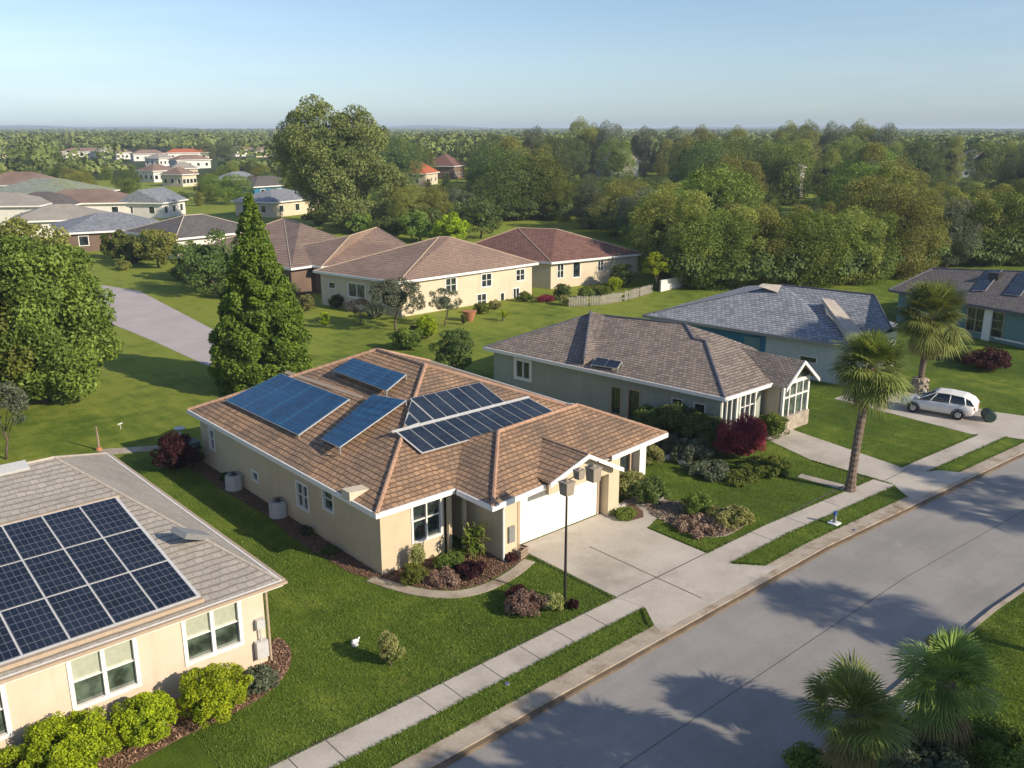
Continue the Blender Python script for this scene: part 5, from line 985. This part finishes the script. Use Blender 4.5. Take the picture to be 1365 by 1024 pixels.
chips('bark_mulch', BED0, 26000, .085, .02, 'chip', 1, 'reddish bark mulch in the bed under the peach wall', [F0]); chips('bark_mulch', BED1, 9000, .085, .02, 'chip', 2, 'brown bark mulch in the front bed of the tiled house', [F1]); chips('bark_mulch', BEDW, 5000, .085, .018, 'chip', 3, 'bark mulch strip along the shaded west wall', [F1]); chips('pebbles', BED2, 9000, .11, .016, 'pebble', 4, 'pale pebbles in the lawn bed beside the driveway')
# ------------------------------------------------------------------ the car
def loft(secs, name, m, root, smooth=True):
    mb = MB(); n = len(secs[0])
    for s_ in secs: mb.v += [tuple(p) for p in s_]
    for i in range(len(secs)-1):
        for k in range(n): k2 = (k+1) % n; mb.f.append((i*n+k, (i+1)*n+k, (i+1)*n+k2, i*n+k2))
    mb.f.append(tuple(range(n))); mb.f.append(tuple((len(secs)-1)*n+k for k in reversed(range(n))))
    o = mb.build(name, m, root, smooth); return o
a, b_ = G(1214, 549), G(1272, 559); mid = (a+b_)/2; car = empty('parked_car', (mid.x+.75, mid.y, .02), 'white hatchback parked on the far right driveway beside the palm planter', 'car'); fwd = (a-b_).normalized(); car.rotation_euler = (0, 0, math.atan2(fwd.y, fwd.x))
# x forwards, y left, z up; lower body sections
prof = [(-2.10,.50,.86,.74),(-2.02,.34,.95,.82),(-1.6,.26,1.0,.86),(-.8,.24,1.0,.87),(.2,.24,.96,.87),(.9,.25,.90,.86),(1.5,.27,.80,.83),(1.95,.32,.68,.74),(2.12,.40,.58,.60)]
secs = []
for x, z0, z1, w_ in prof:
    pts = [(-w_*.86,z0),(-w_*.98,z0+.12),(-w_*1.0,(z0+z1)/2),(-w_*.97,z1-.08),(-w_*.84,z1),(0,z1+.035),(w_*.84,z1),(w_*.97,z1-.08),(w_*1.0,(z0+z1)/2),(w_*.98,z0+.12),(w_*.86,z0)]
    secs.append([Vector((x, y, z)) for y, z in pts])
body = loft(secs, 'body', M['carpaint'], car)
cab = [(-2.0,.93,1.02,.72,.66),(-1.85,.93,1.25,.76,.60),(-1.4,.93,1.40,.79,.60),(-.6,.93,1.45,.80,.60),(.1,.92,1.42,.80,.58),(.75,.90,1.18,.79,.60),(1.25,.84,.90,.77,.66)]
secs = []
for x, z0, z1, wb, wt in cab: secs.append([Vector((x, y, z)) for y, z in [(-wb,z0),(-(wb+wt)/2-.02,(z0+z1)/2),(-wt,z1-.02),(0,z1),(wt,z1-.02),((wb+wt)/2+.02,(z0+z1)/2),(wb,z0)]])
loft(secs, 'cabin_glass', M['carglass'], car)
rf = [(-2.12,.93,.72),(-1.98,1.10,.70),(-1.85,1.255,.66),(-1.4,1.415,.66),(-.6,1.47,.66),(.05,1.445,.64),(.2,1.40,.62)]
mb = MB()
for i in range(len(rf)-1):
    (x0, z0, w0_), (x1, z1, w1__) = rf[i], rf[i+1]; mb.slab([(x0,-w0_,z0),(x1,-w1__,z1),(x1,0,z1+.02),(x0,0,z0+.02)], .03); mb.slab([(x0,0,z0+.02),(x1,0,z1+.02),(x1,w1__,z1),(x0,w0_,z0)], .03)
mb.build('car_roof', M['carpaint'], car, False)
for s_ in (-1, 1):
    for (xb, zb, xt, zt_) in ((.35,.95,.02,1.42), (-.72,.95,-.72,1.44), (-1.62,.96,-1.5,1.40), (1.15,.88,.10,1.43)): MB().tube([(xb, s_*.815, zb), ((xb+xt)/2, s_*.745, (zb+zt_)/2), (xt, s_*.625, zt_)], .035, 6).build('roof_pillar', M['carpaint'], car)
    m = MB(); m.box(1.0, 1.16, s_*.80-.08, s_*.80+.08, .92, 1.04); m.build('side_mirror', M['carpaint'], car)
    m = MB(); m.box(1.9, 2.06, s_*.55-.14, s_*.55+.14, .52, .64); m.build('headlight', M['rim'], car); m = MB(); m.box(-2.13, -2.0, s_*.64-.1, s_*.64+.1, .68, .86); m.build('tail_light', M['lamp'], car)
    for x in (-1.28, 1.28):
        wh = MB(); wh.tube([(x, s_*.66, .31), (x, s_*.885, .31)], [.31, .31], 24); W = wh.build('wheel', M['tyre'], car); r2 = MB(); r2.tube([(x, s_*.87, .31), (x, s_*.905, .31)], [.20, .17], 20)
        for k in range(5): an = k*1.2566; r2.tube([(x, s_*.91, .31), (x+math.cos(an)*.17, s_*.905, .31+math.sin(an)*.17)], .022, 5)
        r2.build('rim', M['rim'], W)
        ar = MB(); L0 = [(x+math.cos(t_)*.37, s_*.862, .31+math.sin(t_)*.37) for t_ in [k*math.pi/10 for k in range(11)]]; ar.tube(L0, .03, 6); ar.build('wheel_arch', M['tyre'], body)
m = MB(); m.box(-2.16, -2.08, -.26, .26, .50, .62); m.build('number_plate', M['white'], car)
# ------------------------------------------------------------------ small things
def put(o, x, y, z=0): o.location = G(x, y, z); return o
t = empty('bin', G(1316, 560), 'dark green ribbed bin lying on the driveway behind the car', 'bin'); t.rotation_euler = (0, 0, .6)
m = MB(); m.tube([(-.6,0,.36),(-.55,0,.36),(.35,0,.33)], [.30,.35,.30], 14); m.build('bin_body', M['dkgreen'], t); m = MB()
for k in range(5): m.tube([(-.5+k*.2,0,.36-k*.006),(-.46+k*.2,0,.36-k*.006)], [.375-k*.012]*2, 14)
m.build('bin_rib', M['dkgreen'], t); MB().tube([(.36,0,.33),(.46,0,.33)], [.34,.30], 14).build('lid', M['dkmetal'], t)
t = empty('pole', (21.66, 21.5, 0), 'thin dark pole on the front lawn carrying three weathered box heads', 'pole')
MB().tube([(0,0,-.1),(0,0,2.3),(0,0,4.75)], [.055,.048,.035], 8).build('pole_shaft', M['dkmetal'], t)
MB().tube([(-.25,0,4.72),(0,0,4.78),(.9,0,4.95),(1.65,0,5.12)], .022, 6).build('arm', M['dkmetal'], t)
for (x, z, w_, h) in ((0, 4.25, .42, .46), (.62, 4.70, .32, .30), (1.38, 4.42, .44, .50)):
    m = MB(); b = [(-w_*.42,-w_*.42,0),(w_*.42,-w_*.42,0),(w_*.42,w_*.42,0),(-w_*.42,w_*.42,0),(-w_*.5,-w_*.5,h),(w_*.5,-w_*.5,h),(w_*.5,w_*.5,h),(-w_*.5,w_*.5,h)]; m.v = [(p[0]+x,p[1],p[2]+z) for p in b]; m.f = [(3,2,1,0),(0,1,5,4),(1,2,6,5),(2,3,7,6),(3,0,4,7),(4,5,6,7)]
    bx = m.build('box_head', M['grill'], t); m = MB(); m.box(x-w_*.54, x+w_*.54, -w_*.54, w_*.54, z+h, z+h+.05); m.tube([(x,0,z+h+.05),(x,0,z+h+.16)], [.09,.02], 6); m.build('box_lid', M['grill'], bx)
for i, (x, y) in enumerate(((313, 652), (372, 688), (407, 713))):
    s_ = (1, 1, .45)[i]; t = empty('air_conditioner', G(x, y), ('pale air conditioner unit farthest along the shaded west wall', 'pale air conditioner unit nearer the front of the shaded west wall', 'small dark box by the two west windows')[i], 'air conditioner'); m = MB()
    for z0, z1, k in ((0,.08,1.04),(.08,.62*s_+.05,1),(.62*s_+.05,.70*s_+.05,.94)): m.prism([(math.cos(a_)*.42*k*s_, math.sin(a_)*.42*k*s_) for a_ in [R(22.5+45*q) for q in range(8)]], z0, z1)
    m.build('cabinet', M['plast'] if i < 2 else M['dkmetal'], t); m = MB()
    for k in range(4): m.tube([(math.cos(q*.3927)*.08*(k+1)*s_, math.sin(q*.3927)*.08*(k+1)*s_, .76*s_+.05) for q in range(17)], .010, 4)
    m.tube([(0,0,.72*s_+.05),(0,0,.80*s_+.05)], [.13*s_,.10*s_], 10); m.build('fan_grille', M['dkmetal'], t)
t = empty('wheelie_bin', G(258, 612), 'dusty green bin between the maroon bush and the tiled house wall', 'bin'); m = MB(); m.v = [(-.25,-.28,0),(.25,-.28,0),(.25,.28,0),(-.25,.28,0),(-.31,-.36,.95),(.31,-.36,.95),(.31,.36,.95),(-.31,.36,.95)]; m.f = [(3,2,1,0),(0,1,5,4),(1,2,6,5),(2,3,7,6),(3,0,4,7),(4,5,6,7)]; m.build('bin_body', M['teal'], t)
m = MB(); m.slab([(-.33,-.38,1.0),(.33,-.38,1.0),(.33,.38,1.05),(-.33,.38,1.05)], .05); m.build('lid', M['dkgreen'], t)
t = empty('garden_ornament', G(474, 860), 'small white bird shaped ornament on the front lawn', 'ornament'); m = MB(); m.tube([(-.16,0,.10),(-.08,0,.15),(.04,0,.15),(.14,0,.10)], [.02,.09,.08,.02], 8); m.tube([(.10,0,.14),(.15,0,.24),(.19,0,.24)], [.03,.035,.01], 6); m.build('bird_body', M['white'], t, True); MB().tube([(-.02,0,-.02),(-.02,0,.08)], [.13,.10], 10).build('base', M['plast'], t)
t = empty('marker_post', G(1112, 698), 'short blue topped post on a white slab by the right sidewalk', 'post'); m = MB(); m.box(-.22,.22,-.22,.22,-.02,.06); m.build('slab', M['white'], t); MB().tube([(0,0,.06),(0,0,.42)], [.09,.075], 10).build('post', M['metal'], t); MB().tube([(0,0,.42),(0,0,.58)], [.095,.085], 10).build('cap', M['bluep'], t)
t = empty('wooden_post', G(132, 600), 'yellowish wooden post at the end of the dark path', 'post'); MB().tube([(0,0,-.05),(.02,0,.7),(0,.02,1.35)], [.07,.055,.05], 7).build('post', M['wood'], t); m = MB(); m.tube([(0,0,-.02),(0,0,.16)], [.2,.13], 9); m.build('base', M['terra'], t)
t = empty('bird_bath', G(241, 590), 'pale blue grey bird bath on the shaded lawn by the maroon bush', 'bird bath'); MB().tube([(0,0,-.03),(0,0,.1),(0,0,.7)], [.2,.1,.08], 10).build('stem', M['plast'], t); MB().tube([(0,0,.7),(0,0,.82),(0,0,.86)], [.1,.3,.32], 14).build('bowl', M['tile0'] if False else M['plast'], t)
t = empty('sprinkler', G(161, 572), 'little white sprinkler on the shaded left lawn', 'sprinkler'); MB().tube([(0,0,-.02),(0,0,.3)], [.03,.02], 6).build('riser', M['plast'], t); MB().tube([(-.14,0,.3),(.14,.03,.34)], [.03,.03], 6).build('head', M['white'], t)
t = empty('crate', G(694, 742), 'small weathered wooden crate at the end of the front mulch bed', 'crate'); m = MB()
for z in (0, .14, .28):
    m.box(-.3,.3,-.2,-.17,z+.02,z+.12); m.box(-.3,.3,.17,.2,z+.02,z+.12); m.box(-.3,-.27,-.169,.169,z+.02,z+.12); m.box(.27,.3,-.169,.169,z+.02,z+.12)
m.build('slats', M['wood'], t); m = MB(); m.box(-.262,.262,-.162,.162,.0,.02); m.build('bottom', M['wood'], t); t.rotation_euler = (0,0,.3)
t = empty('plant_pot', G(626, 428), 'large terracotta pot against the lit cream wall', 'pot'); MB().tube([(0,0,-.02),(0,0,.5),(0,0,.85),(0,0,.9)], [.3,.5,.62,.66], 14).build('pot_body', M['terra'], t); MB().tube([(0,0,.9),(0,0,.94)], [.68,.68], 14).build('pot_rim', M['terra'], t)
t = empty('garden_umbrella', G(967, 372), 'folded pale blue garden umbrella on a stand at the wood edge', 'umbrella'); MB().tube([(0,0,-.05),(0,0,2.6)], .04, 6).build('pole', M['plast'], t); MB().tube([(0,0,2.2),(0,0,2.35),(0,0,2.8)], [.75,.7,.05], 12).build('canopy', M['bluep'], t); MB().tube([(0,0,-.02),(0,0,.9),(0,0,1.3)], [.55,.5,.1], 10).build('table_cover', M['white'], t)
for i, (x, y, s_, lb_) in enumerate(((816, 677, .36, 'large white rock at the corner of the driveway island'), (829, 678, .22, 'small white rock right of the larger one by the garage pillar'), (893, 612, .30, 'pale rock in front of the grey green shrubs'), (913, 618, .34, 'rounded pale stone at the end of the grey green shrub row'), (1216, 948, .42, 'pale flat stone between the two short palms'), (1206, 1005, .45, 'large pale stone slab at the bottom edge'), (1232, 968, .26, 'small pale stone beside the shaggy palm trunk'))):
    rg = np.random.default_rng(600+i); D = rnd_dirs(rg, 60); import mathutils
    bmm = __import__('bmesh').new(); __import__('bmesh').ops.create_icosphere(bmm, subdivisions=2, radius=1)
    for v in bmm.verts: q = v.co; f_ = 1+.16*math.sin(q.x*4+i)+.12*math.sin(q.y*5+i*2)+.1*math.sin(q.z*6); v.co = Vector((q.x*f_*s_*1.25, q.y*f_*s_*.9, max(-.05, q.z*f_*s_*.62+s_*.2)))
    me = bpy.data.meshes.new('rock'); bmm.to_mesh(me); bmm.free(); me.materials.append(M['rock']); o = bpy.data.objects.new('rock', me); col.objects.link(o); o.location = G(x, y); tag(o, lb_, 'rock')
for i, (x, y, lb_) in enumerate(((676, 912, 'small round drain cap on the kerb near the bottom edge'), (1139, 707, 'small round drain cap on the kerb below the marker post'))):
    t = empty('drain_cap', G(x, y, .012), lb_, 'drain cap'); MB().tube([(0,0,-.01),(0,0,.03)], [.09,.08], 10).build('ring', M['metal'], t); MB().tube([(0,0,.03),(0,0,.04)], [.05,.05], 8).build('plug', M['bluep'], t)
# picket fence and wall beyond the back lawn
t = empty('picket_fence', G(815, 405), 'weathered white picket fence along the back lawn of the maroon roofed house', 'fence'); org = t.location; FP = [G(x, y) for x, y in ((758, 409), (800, 407), (830, 402), (870, 391))]; pk = MB(); rl = MB(); rnd = random.Random(3)
for p, q in zip(FP[:-1], FP[1:]):
    f_ = Frm(p, q); n = int(f_.L/.17); pk = MB(); rl = MB(); T = lambda v: f_.T(v.x, v.y, v.z)-org
    rl.box(0, f_.L, -.05, -.02, .25, .33, T); rl.box(0, f_.L, -.05, -.02, .72, .80, T)
    for k in range(n):
        s0 = k*.17+.02; h = 1.02+rnd.uniform(-.05, .05)
        if rnd.random() < .05: continue
        b = len(pk.v); pk.v += [tuple(T(Vector(c_))) for c_ in ((s0,-.018,.03),(s0+.1,-.018,.03),(s0+.1,-.018,h-.08),(s0+.05,-.018,h),(s0,-.018,h-.08),(s0,.008,.03),(s0+.1,.008,.03),(s0+.1,.008,h-.08),(s0+.05,.008,h),(s0,.008,h-.08))]
        pk.f += [tuple(b+i for i in (0,1,2,3,4)), tuple(b+i for i in (9,8,7,6,5)), (b,b+5,b+6,b+1), (b+1,b+6,b+7,b+2), (b+2,b+7,b+8,b+3), (b+3,b+8,b+9,b+4), (b+4,b+9,b+5,b)]
    pk.build('pickets', M['picket'], t); rl.build('rail', M['picket'], t)
m = MB(); f_ = Frm(G(880, 389), G(918, 380)); m.box(0, f_.L, -.08, .08, -.1, 1.15, T=lambda v: f_.T(v.x, v.y, v.z)); o = part(m, 'panel', M['whitewall'], empty('garden_wall', G(899, 385), 'pale rendered garden wall right of the picket fence', 'wall')); m = MB(); m.box(-.03, f_.L+.03, -.12, .12, 1.151, 1.22, T=lambda v: f_.T(v.x, v.y, v.z)); part(m, 'coping', M['trim'], o.parent)
t = empty('back_fence', G(1012, 372), 'short pale board fence in front of the dark woods', 'fence'); f_ = Frm(G(992, 373), G(1026, 369)); m = MB(); org = t.location
for k in range(int(f_.L/.3)): m.box(k*.3, k*.3+.24, -.02, .02, 0, 1.3, T=lambda v: f_.T(v.x, v.y, v.z)-org)
m.build('boards', M['stucco3'], t); m = MB(); m.box(0, f_.L, -.06, -.021, .9, 1.0, T=lambda v: f_.T(v.x, v.y, v.z)-org); m.build('rail', M['whitewall'], t)
# ------------------------------------------------------------------ the air
hz = MB(); hz.box(-6900, 6900, -6900, 6900, -3, 27); m_ = bpy.data.materials.new('haze'); m_.use_nodes = True; n_ = m_.node_tree.nodes; n_.remove(n_['Principled BSDF'])
pv = n_.new('ShaderNodeVolumePrincipled'); pv.inputs['Color'].default_value = (.72,.84,1,1); pv.inputs['Density'].default_value = .00022; pv.inputs['Anisotropy'].default_value = .0
m_.node_tree.links.new(pv.outputs[0], n_['Material Output'].inputs['Volume']); ho = hz.build('haze', m_); ho['kind'] = 'stuff'; ho['label'] = 'thin blue summer haze over the far forest'
